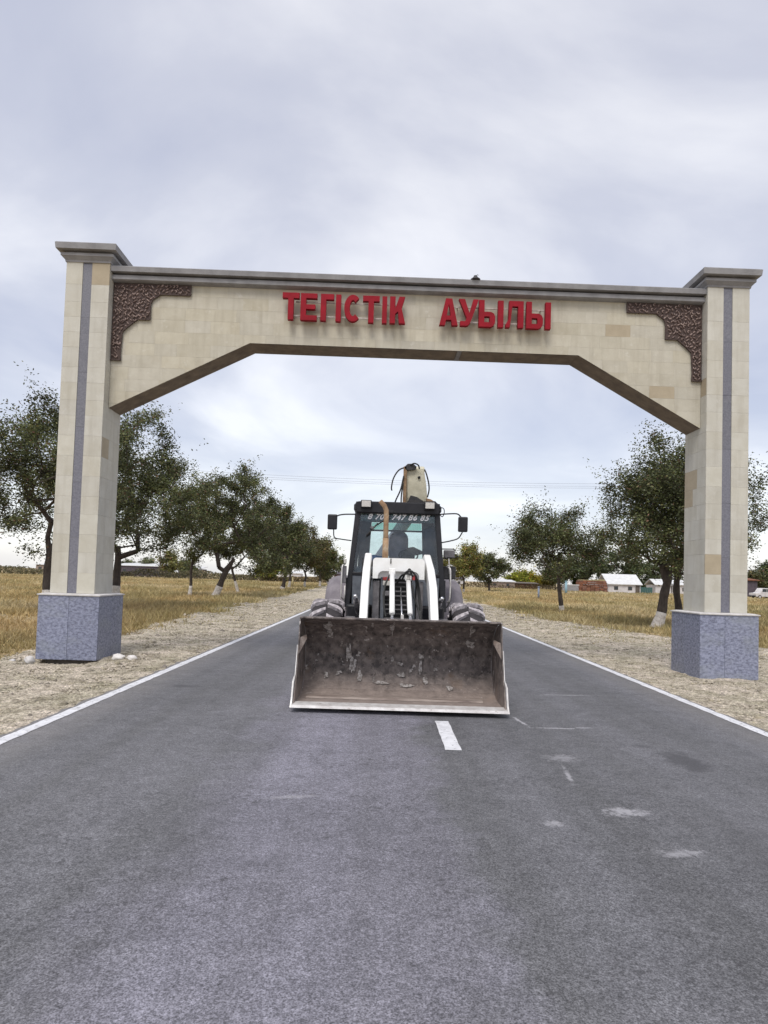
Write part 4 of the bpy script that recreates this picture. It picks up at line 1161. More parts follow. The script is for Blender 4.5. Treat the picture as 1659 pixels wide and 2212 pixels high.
# cab
cab = bpy.data.objects.new('cab', None); COL.objects.link(cab); cab.parent = T
def post(name, x0, y0, z0, x1, y1, z1, a, b, mat='black'):
    bm = bmesh.new()
    lo = [bm.verts.new(TP((x0 + i * a, y0 + j * b, z0))) for i, j in ((-1, -1), (1, -1), (1, 1), (-1, 1))]
    hi = [bm.verts.new(TP((x1 + i * a, y1 + j * b, z1))) for i, j in ((-1, -1), (1, -1), (1, 1), (-1, 1))]
    bm.faces.new(lo); bm.faces.new(hi)
    for k in range(4): bm.faces.new((lo[k], lo[(k + 1) % 4], hi[(k + 1) % 4], hi[k]))
    bmesh.ops.recalc_face_normals(bm, faces=bm.faces[:])
    bmesh.ops.bevel(bm, geom=bm.edges[:], offset=.01, segments=2, affect='EDGES')
    return bm_obj(name, bm, mat, cab)
for s in (-1, 1):
    post('front_post', s * .845, 11.20, .95, s * .70, 11.38, 2.72, .045, .045)
    post('rear_post', s * .84, 12.75, .95, s * .72, 12.65, 2.72, .045, .045)
    post('door_post', s * .86, 11.95, .95, s * .735, 11.98, 2.72, .03, .035)
    # lower side and front quarter panels
    tprism('door_panel', 'black', [(11.25, .95), (12.7, .95), (12.7, 1.50), (11.25, 1.50)], min(s * .835, s * .87), max(s * .835, s * .87), 'x', .006, cab)
    bm = bmesh.new()
    q = [(s * .83, 11.30, 1.52), (s * .83, 12.66, 1.52), (s * .728, 12.60, 2.68), (s * .728, 11.46, 2.68)]
    vs = [bm.verts.new(TP(p)) for p in q]
    f_ = bm.faces.new(vs)
    r_ = bmesh.ops.extrude_face_region(bm, geom=[f_]); bmesh.ops.translate(bm, verts=[v for v in r_['geom'] if isinstance(v, bmesh.types.BMVert)], vec=(s * .006, 0, 0))
    bm_obj('side_window', bm, 'glass_dark', cab)
    tprism('quarter_panel', 'trim', [(min(s * .385, s * .755), .98), (max(s * .385, s * .755), .98), (max(s * .385, s * .755), 1.56), (min(s * .385, s * .755), 1.56)], 11.20, 11.24, 'y', .006, cab)
    ttube('grab_rail', 'edge', curve_pts([(s * .90, 11.12, 1.72), (s * .93, 11.05, 1.66), (s * .93, 11.05, 1.20), (s * .90, 11.12, 1.12)], 5), .014, 8, cab)
    tbox('step', 'darkmetal', min(s * .78, s * 1.0), max(s * .78, s * 1.0), 11.3, 11.7, .55, .60, .01, cab)
ro = round_top(.80, 2.685, 2.87, .07)
bm = bmesh.new()
# roof slab: rounded corners in plan, chamfered at its upper edge
rings = []
for (off, z_) in ((-.03, 2.70), (0, 2.715), (0, 2.80), (-.05, 2.86), (-.30, 2.885)):
    ring = []
    for (cx_, cy_, a0) in ((.66, 12.72, 0), (-.66, 12.72, 90), (-.66, 11.42, 180), (.66, 11.42, 270)):
        for k in range(5):
            t = R(a0 + 90 * k / 4); rr = .12
            sx_ = (.66 + off * 1.0) * (1 if cx_ > 0 else -1)
            ym = 12.07; hy_ = .65 + off
            ring.append(bm.verts.new(TP((sx_ + rr * cos(t), ym + (hy_ if cy_ > 12 else -hy_) + rr * sin(t), z_))))
    rings.append(ring)
for a, b in zip(rings[:-1], rings[1:]):
    m_ = len(a)
    for k in range(m_): bm.faces.new((a[k], a[(k + 1) % m_], b[(k + 1) % m_], b[k]))
bm.faces.new(rings[0]); bm.faces.new(rings[-1])
bm_obj('roof', bm, 'black', cab)
tbox('header', 'black', -.70, .70, 11.32, 11.40, 2.64, 2.72, .01, cab)
# windscreen, sill, rear wall
def quad_plate(name, mat, q, t=.006, parent=cab):
    bm = bmesh.new(); vs = [bm.verts.new(TP(p)) for p in q]; f_ = bm.faces.new(vs)
    r_ = bmesh.ops.extrude_face_region(bm, geom=[f_]); bmesh.ops.translate(bm, verts=[v for v in r_['geom'] if isinstance(v, bmesh.types.BMVert)], vec=(0, t, 0))
    return bm_obj(name, bm, mat, parent)
quad_plate('windscreen', 'glass', [(-.765, 11.24, 1.60), (.765, 11.24, 1.60), (.665, 11.372, 2.655), (-.665, 11.372, 2.655)])
quad_plate('sun_strip', 'visor', [(-.655, 11.39, 2.51), (.655, 11.39, 2.51), (.65, 11.40, 2.64), (-.65, 11.40, 2.64)], .004)
tbox('window_sill', 'black', -.76, .76, 11.19, 11.30, 1.54, 1.60, .01, cab)
tbox('floor', 'trim', -.76, .76, 11.25, 12.72, 1.00, 1.05, .005, cab)
tbox('dashboard', 'trim', -.72, .72, 11.31, 11.50, 1.05, 1.70, .03, cab)
rw = [(-.755, 1.05), (.755, 1.05), (.70, 2.69), (-.70, 2.69)]
rwi = [(-.52, 1.72), (.55, 1.72), (.51, 2.61), (-.48, 2.61)]
tbox('mullion', 'trim', -.50, .53, 12.67, 12.70, 2.43, 2.465, .004, cab)
bm = bmesh.new()
for (yy) in (12.69, 12.72):
    pass
o_ = [bm.verts.new(TP((x_, 12.69, z_))) for x_, z_ in rw]; i_ = [bm.verts.new(TP((x_, 12.69, z_))) for x_, z_ in rwi]
o2 = [bm.verts.new(TP((x_, 12.72, z_))) for x_, z_ in rw]; i2 = [bm.verts.new(TP((x_, 12.72, z_))) for x_, z_ in rwi]
for k in range(4):
    j = (k + 1) % 4
    bm.faces.new((o_[k], o_[j], i_[j], i_[k])); bm.faces.new((o2[k], o2[j], i2[j], i2[k]))
    bm.faces.new((o_[k], o_[j], o2[j], o2[k])); bm.faces.new((i_[k], i_[j], i2[j], i2[k]))
bm_obj('rear_wall', bm, 'trim', cab)
quad_plate('rear_window', 'glass', [(-.52, 12.704, 1.72), (.55, 12.704, 1.72), (.515, 12.704, 2.425), (-.49, 12.704, 2.425)], .005)
quad_plate('rear_top_window', 'visor', [(-.485, 12.704, 2.47), (.51, 12.704, 2.47), (.505, 12.704, 2.605), (-.475, 12.704, 2.605)], .005)
# seat, steering
bm = bmesh.new(); prism(bm, [(x_ + .05, z_ + OZ) for x_, z_ in round_top(.18, 1.55, 2.40, .15)], 12.05 + OY, 12.19 + OY, 'y')
bmesh.ops.recalc_face_normals(bm, faces=bm.faces[:]); bmesh.ops.bevel(bm, geom=bm.edges[:], offset=.03, segments=3, affect='EDGES')
bm_obj('seat_back', bm, 'seat', cab, smooth=True)
tbox('seat_cushion', 'seat', -.20, .30, 11.65, 12.10, 1.42, 1.56, .05, cab)
tbox('seat_base', 'trim', -.10, .20, 11.75, 12.0, 1.05, 1.42, .02, cab)
bm = bmesh.new()
ring = [Vector((.17 * cos(t), .17 * sin(t), 0)) for t in np.linspace(0, 2 * pi, 25)[:-1]]
m4 = Matrix.Translation(TP((.22, 11.60, 1.93))) @ Matrix.Rotation(R(38), 4, 'X')
tube(bm, [m4 @ p for p in ring + [ring[0]]], .014, 6, cap=False)
for k in range(3):
    t = 2 * pi * k / 3 + .5
    tube(bm, [m4 @ Vector((0, 0, 0)), m4 @ Vector((.17 * cos(t), .17 * sin(t), 0))], .010, 6)
bm_obj('steering_wheel', bm, 'black', cab)
tbox('steering_column', 'black', 0.08, .33, 11.44, 11.56, 1.55, 1.94, .02, cab)
tprism('instrument_cowl', 'black', [(.06, 1.93), (.20, 2.06), (.30, 2.08), (.50, 1.99), (.47, 1.96), (.34, 1.93)], 11.42, 11.62, 'y', .008, cab)
ttube('gear_lever', 'black', [(.45, 11.7, 1.4), (.48, 11.66, 1.85)], .012, 8, cab)
# wiper
ttube('wiper_arm', 'black', [(-.12, 11.29, 2.60), (-.44, 11.27, 2.38)], .011, 6, cab)
ttube('wiper_blade', 'darkmetal', [(-.34, 11.27, 2.47), (-.54, 11.25, 2.24)], .014, 6, cab)
ttube('wiper_mount', 'greypaint', [(-.42, 11.25, 2.36), (-.46, 11.24, 2.40)], .026, 8, cab)
# roof lamps
for xx in (-.555, .555):
    lo = tbox('work_lamp', 'black', xx - .095, xx + .095, 11.155, 11.25, 2.725, 2.86, .015, cab)
    quad = tbox('lens', 'lampglass', xx - .078, xx + .078, 11.148, 11.158, 2.74, 2.845, .004, lo)
# cab roof front visor band
tprism('roof_visor', 'black', [(-.72, 2.655), (.72, 2.655), (.74, 2.84), (-.74, 2.84)], 11.26, 11.31, 'y', .008, cab)
# phone number vinyl
def text_mesh(body, size, shear):
    cu = bpy.data.curves.new('txt', 'FONT'); cu.body = body; cu.size = size; cu.shear = shear; cu.extrude = .001; cu.offset = .004; cu.resolution_u = 3; cu.space_character = 1.12
    to = bpy.data.objects.new('txt', cu); COL.objects.link(to)
    dg = bpy.context.evaluated_depsgraph_get(); dg.update()
    me = bpy.data.meshes.new_from_object(to.evaluated_get(dg))
    bpy.data.objects.remove(to); bpy.data.curves.remove(cu)
    return me
me = text_mesh('8 702 747 86 85', .138, .35)
xs = [v.co.x for v in me.vertices]
wd = max(xs) - min(xs); sc_ = 1.10 / wd
me.transform(Matrix.Scale(sc_, 4, (1, 0, 0)) @ Matrix.Translation((-min(xs), 0, 0)))
so = link('phone_number_sticker', me, 'sticker', cab)
so.location = TP((-.525, 11.353, 2.545)); so.rotation_euler = (R(90 - 7), 0, 0)
# mirrors
for s in (-1, 1):
    mr_ = bpy.data.objects.new('side_mirror', None); COL.objects.link(mr_); mr_.parent = T
    xm = s * 1.145 + (.01 if s > 0 else 0)
    zc = 2.475 if s < 0 else 2.50
    if s < 0:
        ttube('mirror_arm', 'black', curve_pts([(s * .74, 11.33, 2.62), (s * .95, 11.32, 2.61), (s * 1.07, 11.31, 2.575), (s * 1.09, 11.31, 2.50)], 5), .012, 8, mr_)
        ttube('mirror_arm', 'black', curve_pts([(s * .80, 11.30, 2.15), (s * .98, 11.3, 2.17), (s * 1.10, 11.31, 2.20), (s * 1.12, 11.31, 2.34)], 5), .010, 8, mr_)
    else:
        ttube('mirror_arm', 'black', curve_pts([(s * .72, 11.33, 2.66), (s * .95, 11.32, 2.68), (s * 1.06, 11.31, 2.675), (s * 1.12, 11.31, 2.62)], 5), .012, 8, mr_)
        ttube('mirror_arm', 'black', curve_pts([(s * .78, 11.30, 2.16), (s * .95, 11.3, 2.20), (s * 1.08, 11.31, 2.25), (s * 1.15, 11.31, 2.36)], 5), .011, 8, mr_)
        ttube('cable_loop', 'black', curve_pts([(.72, 11.33, 2.78), (.80, 11.3, 2.77), (.82, 11.3, 2.70), (.79, 11.3, 2.62), (.74, 11.33, 2.66)], 5), .008, 6, mr_)
    tbox('mirror_housing', 'black', xm - .085, xm + .085, 11.28, 11.34, zc - .14, zc + .13, .022, mr_)
    tbox('mirror_glass', 'chrome', xm - .07, xm + .07, 11.341, 11.345, zc - .12, zc + .11, 0, mr_)
# side lamp bracket, battery box, dangling cables on the right
tbox('side_lamp', 'greypaint', .86, 1.06, 11.60, 11.70, 1.91, 2.05, .015)
ttube('lamp_bracket', 'black', [(.76, 11.62, 2.065), (1.02, 11.62, 2.07), (1.08, 11.62, 2.05)], .010, 6)
ttube('lamp_bracket', 'black', [(.78, 11.62, 1.89), (.98, 11.62, 1.90), (1.12, 11.62, 1.94)], .010, 6)
ttube('lamp_bracket', 'edge', [(.955, 11.62, 1.90), (.965, 11.6, 1.62)], .010, 6)
tbox('tool_box', 'darkmetal', .87, 1.10, 11.75, 12.1, 1.52, 1.76, .02)
ttube('cable', 'rubberhose', curve_pts([(.965, 11.55, 1.62), (.975, 11.5, 1.45), (.99, 11.45, 1.25), (.95, 11.4, 1.08), (.88, 11.38, 1.02), (.84, 11.35, 1.2)], 5), .012, 8)
ttube('cable', 'rubberhose', curve_pts([(-.45, 11.1, 1.30), (-.43, 11.05, 1.47), (-.40, 11.0, 1.50), (-.38, 11.0, 1.35)], 5), .012, 8)
tbox('valve_block', 'greypaint', -.93, -.86, 11.10, 11.20, 1.40, 1.70, .01)
ttube('valve_pipe', 'edge', [(-.875, 11.08, 1.36), (-.88, 11.08, 1.06)], .012, 8)
tbox('indicator_lamp', 'lampglass', -.905, -.86, 11.05, 11.10, 1.74, 1.82, .008)

# exhaust
ttube('exhaust_pipe', 'rust', [(-.20, 9.85, 1.78), (-.202, 9.85, 2.46), (-.206, 9.85, 2.55), (-.235, 9.83, 2.615), (-.30, 9.80, 2.68)], [.040, .039, .038, .037, .036], 18)
ttube('exhaust_sleeve', 'rust', [(-.20, 9.85, 1.79), (-.20, 9.85, 2.12)], .046, 18)

# backhoe at the rear
bh = bpy.data.objects.new('backhoe_arm', None); COL.objects.link(bh); bh.parent = T
ttube('boom_lower', 'seat', [(-.62, 13.95, 1.45), (.10, 14.15, 2.60), (.40, 14.3, 3.05)], [.13, .12, .14], 4, bh)
tbox('kingpost', 'black', -.84, -.42, 13.45, 13.85, .55, 1.35, .03, bh)
boom = [(14.12, 2.95), (14.60, 2.95), (14.62, 3.1), (14.45, 3.98), (14.22, 4.02), (14.10, 3.95)]
tprism('boom', 'cream', boom, .23, .62, 'x', .015, bh)
bm = bmesh.new()
hull = [(.23, 14.09, 3.93), (.60, 14.07, 3.94), (.66, 14.05, 3.60), (.70, 14.05, 3.22), (.26, 14.07, 3.22), (.23, 14.2, 3.93), (.60, 14.2, 3.94), (.66, 14.2, 3.6), (.70, 14.2, 3.22), (.26, 14.2, 3.22)]
vs = [bm.verts.new(TP(p)) for p in hull]; bmesh.ops.convex_hull(bm, input=vs)
bm_obj('boom_plate', bm, 'cream', bh)
tbox('boom_ram', 'rust', .155, .225, 14.0, 14.12, 2.75, 3.97, .01, bh)
tprism('boom_head', 'darkmetal', [(.16, 3.95), (.24, 4.03), (.36, 4.035), (.44, 3.97), (.40, 3.90), (.20, 3.88)], 14.0, 14.15, 'y', .008, bh)
tprism('boom_foot', 'darkmetal', [(.23, 3.12), (.32, 3.33), (.46, 3.30), (.62, 3.20), (.86, 3.22), (.92, 3.16), (1.0, 3.06), (.9, 3.02), (.25, 3.02)], 13.95, 14.12, 'y', .008, bh)
tprism('boom_link', 'rust', [(.66, 3.28), (.76, 3.26), (.92, 3.17), (1.0, 3.08), (.70, 3.10)], 13.96, 14.06, 'y', .008, bh)
for pts in ([(.20, 14.05, 3.96), (.05, 14.0, 3.88), (-.06, 13.98, 3.70), (-.10, 13.95, 3.50), (-.09, 13.95, 3.42)],
            [(.62, 14.08, 3.92), (.66, 14.0, 3.8), (.71, 13.98, 3.6), (.72, 13.98, 3.45), (.69, 13.99, 3.3)],
            [(.16, 13.98, 3.75), (.10, 13.96, 3.45), (.0, 13.9, 3.2), (-.06, 13.9, 3.0)],
            [(.15, 13.98, 3.6), (.12, 13.96, 3.3), (.12, 13.9, 3.1), (.12, 13.9, 2.9)],
            [(.30, 14.0, 4.0), (.38, 13.95, 4.03), (.47, 13.98, 4.0), (.50, 14.0, 3.92)]):
    ttube('hydraulic_hose', 'rubberhose', curve_pts(pts, 6), .016, 8, bh)
ttube('pivot_pin', 'black', [(.50, 14.03, 3.74), (.50, 14.09, 3.74)], .03, 12, bh)
# dipper folded behind, rear bucket, brace seen through the rear window, stabilisers
ttube('dipper', 'cream', [(.42, 14.55, 3.85), (.36, 14.75, 3.0), (-.35, 14.95, 1.9), (-.62, 14.95, 1.15)], [.12, .15, .13, .11], 4, bh)
tprism('rear_bucket', 'bucket', [(14.75, 1.15), (15.1, 1.25), (15.35, .95), (15.3, .55), (15.0, .38), (14.7, .45), (14.85, .75)], -.90, -.35, 'x', .012, bh)
for s in (-1, 1):
    tprism('stabiliser', 'white', [(s * .62, 1.55), (s * .80, 1.55), (s * .80, .38), (s * .62, .38)] if s > 0 else [(s * .80, 1.55), (s * .62, 1.55), (s * .62, .38), (s * .80, .38)], 13.5, 13.68, 'y', .01, bh)
    tbox('stabiliser_foot', 'darkmetal', s * .71 - .16, s * .71 + .16, 13.42, 13.76, .28, .34, .01, bh)

# loose things in the cab
bm = bmesh.new(); bmesh.ops.create_icosphere(bm, subdivisions=3, radius=1.0)
for v in bm.verts:
    c = v.co; q = 1 + .12 * sin(c.x * 5) * cos(c.z * 4) + .08 * sin(c.y * 9 + c.x * 3)
    v.co = Vector((c.x * q * .19, c.y * q * .09, max(c.z * q, -.72) * .12))
o = bm_obj('cloth_bundle', bm, 'bluecloth', smooth=True, loc=(-.13, 11.43, 1.79))
tag(o, 'bright blue cloth bundle on the dashboard behind the windscreen', 'cloth')
bm = bmesh.new()
jr = []
for (z_, hx, hy) in ((0, .04, .02), (-.03, .10, .045), (-.10, .125, .06), (-.30, .12, .065), (-.48, .13, .06), (-.50, .11, .04)):
    jr.append([bm.verts.new((hx * cos(t) * (1 + .08 * sin(5 * t + z_ * 9)), hy * sin(t) * (1 + .1 * sin(4 * t)), z_)) for t in np.linspace(0, 2 * pi, 19)[:-1]])
for a, b in zip(jr[:-1], jr[1:]):
    for k in range(18): bm.faces.new((a[k], a[(k + 1) % 18], b[(k + 1) % 18], b[k]))
bm.faces.new(jr[0]); bm.faces.new(jr[-1])
o = bm_obj('jacket', bm, 'navycloth', smooth=True, loc=(TX + .60, 11.75, 2.44))
tag(o, 'dark blue jacket hanging inside the right side of the cab', 'jacket')

# ------------------------------------------------------------------ trees
def tree(name, label, x, y, h, cr, fork=1.4, trunk_r=.16, lean=(0, 0), lime=0.0, nl=12000, leaf=.07, crown_lo=None, tint=(1, 1, 1), seed=1, group=None,
         ncl=90, off=(0, 0), sig=.34, cat='tree', dens=1.0, sq=1.0, bare=0):
    r = np.random.default_rng(seed)
    nl = int(nl * 1.75); leaf = leaf * 1.12; ncl = int(ncl * 1.3)
    t = thing(name, label, cat, (x, y, float(gz(x, y))), 0, group)
    lo = crown_lo if crown_lo is not None else fork + .3
    cz, hz_ = (lo + h) / 2, (h - lo) / 2
    base = np.array([0, 0, 0.]); fk = np.array([lean[0] * fork, lean[1] * fork, fork])
    cc = np.array([off[0], off[1], cz])
    # cluster centres: shell-biased, lumpy
    C_ = []
    k = 0
    lob = r.normal(0, 1, (7, 3)); lob /= np.linalg.norm(lob, axis=1, keepdims=True)
    while len(C_) < ncl and k < ncl * 30:
        k += 1
        d = r.normal(0, 1, 3); d /= np.linalg.norm(d)
        rad = r.random() ** (1 / 2.2)
        lump = 0.74 + 0.34 * np.clip((lob @ d).max(), 0, 1) ** 2
        p = d * rad * lump
        zz = p[2]
        wz = 1.0 - 0.22 * max(zz, 0)
        if zz < -0.7 and r.random() < .2: continue
        C_.append(cc + np.array([p[0] * cr * wz, p[1] * cr * wz * sq, zz * hz_]))
    C_ = np.array(C_)
    C_ = C_[np.argsort(np.linalg.norm(C_ - fk, axis=1))]
    nodes = [base, fk * .35 + r.normal(0, .03, 3) * [1, 1, 0], fk * .7 + r.normal(0, .04, 3) * [1, 1, 0], fk]; par = [-1, 0, 1, 2]
    tips = []
    for c in C_:
        A = np.array(nodes[3:])
        dn = np.linalg.norm(A - c, axis=1)
        # prefer parents that are closer to the fork
        cost = dn + 0.28 * np.linalg.norm(A - fk, axis=1)
        cost = np.where(dn < .25, cost + 1, cost)
        j = int(np.argmin(cost)) + 3
        p0 = nodes[j]
        ns = max(1, int(dn[j - 3] / .55))
        prev = j
        for q in range(1, ns + 1):
            f = q / ns
            pt = p0 + (c - p0) * f
            pt = pt + np.array([0, 0, .18 * sin(pi * f) * dn[j - 3] * .5]) + r.normal(0, .05, 3) * (f < 1)
            nodes.append(pt); par.append(prev); prev = len(nodes) - 1
        tips.append(prev)
    n = len(nodes)
    load = np.zeros(n)
    for tp in tips: load[tp] += 1
    for i in range(n - 1, 0, -1): load[par[i]] += load[i]
    rad = trunk_r * .62 * (load / load[3]) ** .52
    rad = np.maximum(rad, .007)
    rad[0] = trunk_r * 1.35; rad[1] = trunk_r * 1.08; rad[2] = trunk_r; rad[3] = trunk_r * 1.0
    # wood: tapered segments
    P = np.array(nodes)
    bm = bmesh.new()
    tp_ = curve_pts([P[0], P[1], P[2], P[3], P[3] + (P[3] - P[2]) * .8], 5)
    tn = len(tp_)
    tube(bm, tp_, [float(np.interp(q / (tn - 1), [0, .05, .25, .75, 1], [trunk_r * 1.3, trunk_r * 1.02, trunk_r * .86, trunk_r * .72, trunk_r * .42])) * (1 + .06 * sin(q * 1.3 + seed)) for q in range(tn)], 14)
    bm_obj('trunk', bm, 'bark', t, smooth=True)
    for part, sel in (('limbs', list(range(4, n))),):
        seg = 10 if part == 'trunk' else 5
        VV, FF = [], []
        for i in sel:
            p, q = P[par[i]], P[i]
            d = q - p; ln = np.linalg.norm(d)
            if ln < 1e-6: continue
            d = d / ln
            u = np.cross(d, [0, 0, 1.0] if abs(d[2]) < .9 else [1.0, 0, 0]); u /= np.linalg.norm(u); v = np.cross(d, u)
            r0, r1 = (rad[par[i]] if par[i] <= 3 or True else 0), rad[i]
            r0 = min(r0, r1 * 1.35)
            if part == 'trunk': r0 = rad[par[i]]
            b0 = len(VV) * 1
            ang = np.arange(seg) * 2 * pi / seg
            ring = np.cos(ang)[:, None] * u + np.sin(ang)[:, None] * v
            bs = sum(len(a_) for a_ in VV)
            VV.append(p + ring * r0); VV.append(q + ring * r1)
            kk = np.arange(seg)
            FF.append(np.stack([bs + kk, bs + (kk + 1) % seg, bs + seg + (kk + 1) % seg, bs + seg + kk], 1))
        me = np_mesh(part, np.concatenate(VV), np.concatenate(FF))
        link(part, me, 'bark', t, smooth=True)
    if lime:
        bm = bmesh.new()
        pts = []
        for q, tq in enumerate(tp_):
            if tq.z > lime: break
            pts.append((tq, float(np.interp(q / (tn - 1), [0, .05, .25, .75, 1], [trunk_r * 1.3, trunk_r * 1.02, trunk_r * .86, trunk_r * .72, trunk_r * .42])) * (1 + .06 * sin(q * 1.3 + seed)) * 1.03 + .008))
        tube(bm, [p[0] for p in pts], [p[1] for p in pts], 12)
        bm_obj('limewash_band', bm, 'limewash', t, smooth=True)
    # leaves along the outer twigs
    nn_ = np.array(tips)
    outer = [i for i in range(4, n) if load[i] <= 7]
    ci = r.choice(outer, nl)
    pj = np.array([par[i] for i in ci])
    f = r.random((nl, 1))
    ctr = P[ci] * f + P[pj] * (1 - f)
    # sub-twigs give a streaky, clumpy texture
    nt_ = max(10, nl // 22)
    tw = r.normal(0, 1, (nt_, 3)); tw[:, 2] = tw[:, 2] * .75 + .15
    g_ = r.integers(0, nt_, nl)
    anchor = ctr[g_ % nl]
    along = r.random((nl, 1)) ** .7
    shoot = r.random(nt_) < .16
    tw[shoot] = tw[shoot] * 1.5 + np.array([0, 0, 1.3])
    pos = anchor + tw[g_] * sig * along + r.normal(0, .05 + leaf * .5, (nl, 3))
    pos = np.where(r.random((nl, 1)) < .80, pos, ctr + r.normal(0, sig * .55, (nl, 3)))
    pos[:, 2] = np.maximum(pos[:, 2], max(.15, lo * .72))
    L_ = leaf * r.uniform(.6, 1.3, nl); W_ = L_ * .48
    a = r.normal(0, 1, (nl, 3)); a[:, 2] *= .6; a /= np.linalg.norm(a, axis=1, keepdims=True)
    b = np.cross(a, r.normal(0, 1, (nl, 3))); b /= np.linalg.norm(b, axis=1, keepdims=True)
    q0 = pos - a * L_[:, None] * .5
    q1 = pos + b * W_[:, None] * .5
    q2 = pos + a * L_[:, None] * .5
    q3 = pos - b * W_[:, None] * .5
    V_ = np.stack([q0, q1, q2, q3], 1).reshape(-1, 3)
    Fq = np.arange(nl * 4).reshape(-1, 4)
    pal = np.array([[.062, .072, .030], [.090, .102, .040], [.045, .050, .026], [.15, .145, .065], [.13, .075, .055], [.12, .13, .085]])
    pal = pal * np.array([1.16, 1.17, 1.08])
    pr = np.array([.34, .26, .18, .08, .05, .09])
    twt = r.uniform(.55, 1.55, nt_)[g_][:, None]
    tone = 1 + .30 * fnoise(pos[:, 0] * 1.0, pos[:, 2] * 1.3, 1.6, seed + 5)[:, None]
    c = pal[r.choice(6, nl, p=pr)] * r.uniform(.75, 1.3, (nl, 1)) * twt * tone * np.array(tint)
    me = np_mesh('crown', V_, Fq, np.repeat(np.clip(c, 0.01, .9), 4, 0))
    link('crown', me, 'leaf', t)
    return t

RL, RR = 'roadside trees left of the road', 'roadside trees right of the road'
tree('elm_tree', 'leafy elm directly behind the left pillar, its boughs reaching the left edge', -11.2, 21.5, 7.6, 3.7, 1.9, .17, (.02, 0), .9, 28000, .085, 1.6, seed=11, group=RL, ncl=120)
tree('elm_tree', 'tall elm just right of the left pillar, nearest big crown beside it', -11.0, 26.5, 8.6, 3.9, 2.0, .18, (.03, 0), .9, 32000, .09, 1.5, seed=112, group=RL, ncl=120, off=(.3, 0))
tree('elm_tree', 'thin straight elm trunk, first bare trunk seen right of the left pillar', -12.5, 41.8, 8.1, 3.0, 2.3, .11, (.05, 0), .75, 11000, .12, 1.8, seed=13, group=RL, ncl=70, tint=(1.25, 1.2, 1))
tree('elm_tree', 'broad elm with a thick leaning trunk and whitewashed foot left of the loader', -10.6, 40.8, 8.4, 3.6, 2.0, .23, (.42, 0), .75, 20000, .12, 1.25, seed=14, group=RL, ncl=100, off=(.9, 0))
tree('elm_tree', 'slim elm with a yellowed whitewash foot, right of the thick leaning elm', -11.5, 51.3, 8.8, 3.6, 1.9, .12, (-.3, 0), 1.0, 14000, .15, 1.15, seed=15, group=RL, ncl=80, off=(.9, 0))
tree('elm_tree', 'dark elm with a crooked trunk halfway along the left row', -10.0, 63.5, 8.9, 3.5, 1.9, .22, (.25, 0), .5, 13000, .18, 1.2, seed=16, group=RL, ncl=80, sig=.4)
tree('elm_tree', 'smaller elm behind the crooked one, white foot beside a pale stake', -11.7, 80.0, 7.6, 3.0, 1.9, .16, (.1, 0), .8, 7000, .22, 1.4, seed=17, group=RL, ncl=60, sig=.4)
tree('elm_tree', 'distant twin of two close elms, left one with reddish lower leaves', -10.2, 84.0, 8.3, 3.5, 1.9, .16, (0, 0), .8, 8000, .22, 1.3, seed=18, group=RL, ncl=70, sig=.42, tint=(1.2, 1.0, .95))
tree('elm_tree', 'distant elm with a light outer edge just left of the loader mirror', -9.6, 98.0, 8.0, 3.6, 1.9, .18, (0, 0), .8, 8000, .25, 1.3, seed=19, group=RL, ncl=70, sig=.42, tint=(1.2, 1.15, 1))
tree('elm_tree', 'farthest elm of the left row, low beside the cab', -10.5, 122.0, 6.5, 3.6, 1.6, .18, (0, 0), .6, 6000, .3, 1.0, seed=20, group=RL, ncl=60, sig=.45)

tree('elm_tree', 'leaning elm with a broad white trunk foot beside the right pillar', 9.65, 22.7, 6.9, 2.55, 1.7, .19, (.22, 0), .62, 27000, .085, 1.35, seed=31, group=RR, ncl=110, off=(.15, 0))
tree('elm_tree', 'dark elm half hidden behind the right pillar and reaching the right edge', 11.1, 24.3, 6.9, 3.5, 2.0, .15, (0, 0), .5, 20000, .085, 1.8, seed=32, group=RR, ncl=110, off=(.5, 0))
tree('elm_tree', 'small spreading elm with a thin dark trunk in the right field', 9.2, 33.0, 5.6, 3.2, 1.8, .13, (-.12, 0), .5, 18000, .10, 1.8, seed=33, group=RR, ncl=110, off=(-.65, 0))
tree('elm_tree', 'olive green elm close to the cab on the right', 10.4, 83.0, 6.6, 3.0, 1.7, .15, (0, 0), .5, 8000, .22, 1.3, seed=34, group=RR, ncl=70, sig=.42, tint=(2.0, 1.75, 1.2))
tree('elm_tree', 'dark round elm right of the olive green one', 16.5, 100.0, 6.3, 3.3, 1.5, .18, (0, 0), 0, 7000, .26, 1.0, seed=35, group=RR, ncl=60, sig=.45)

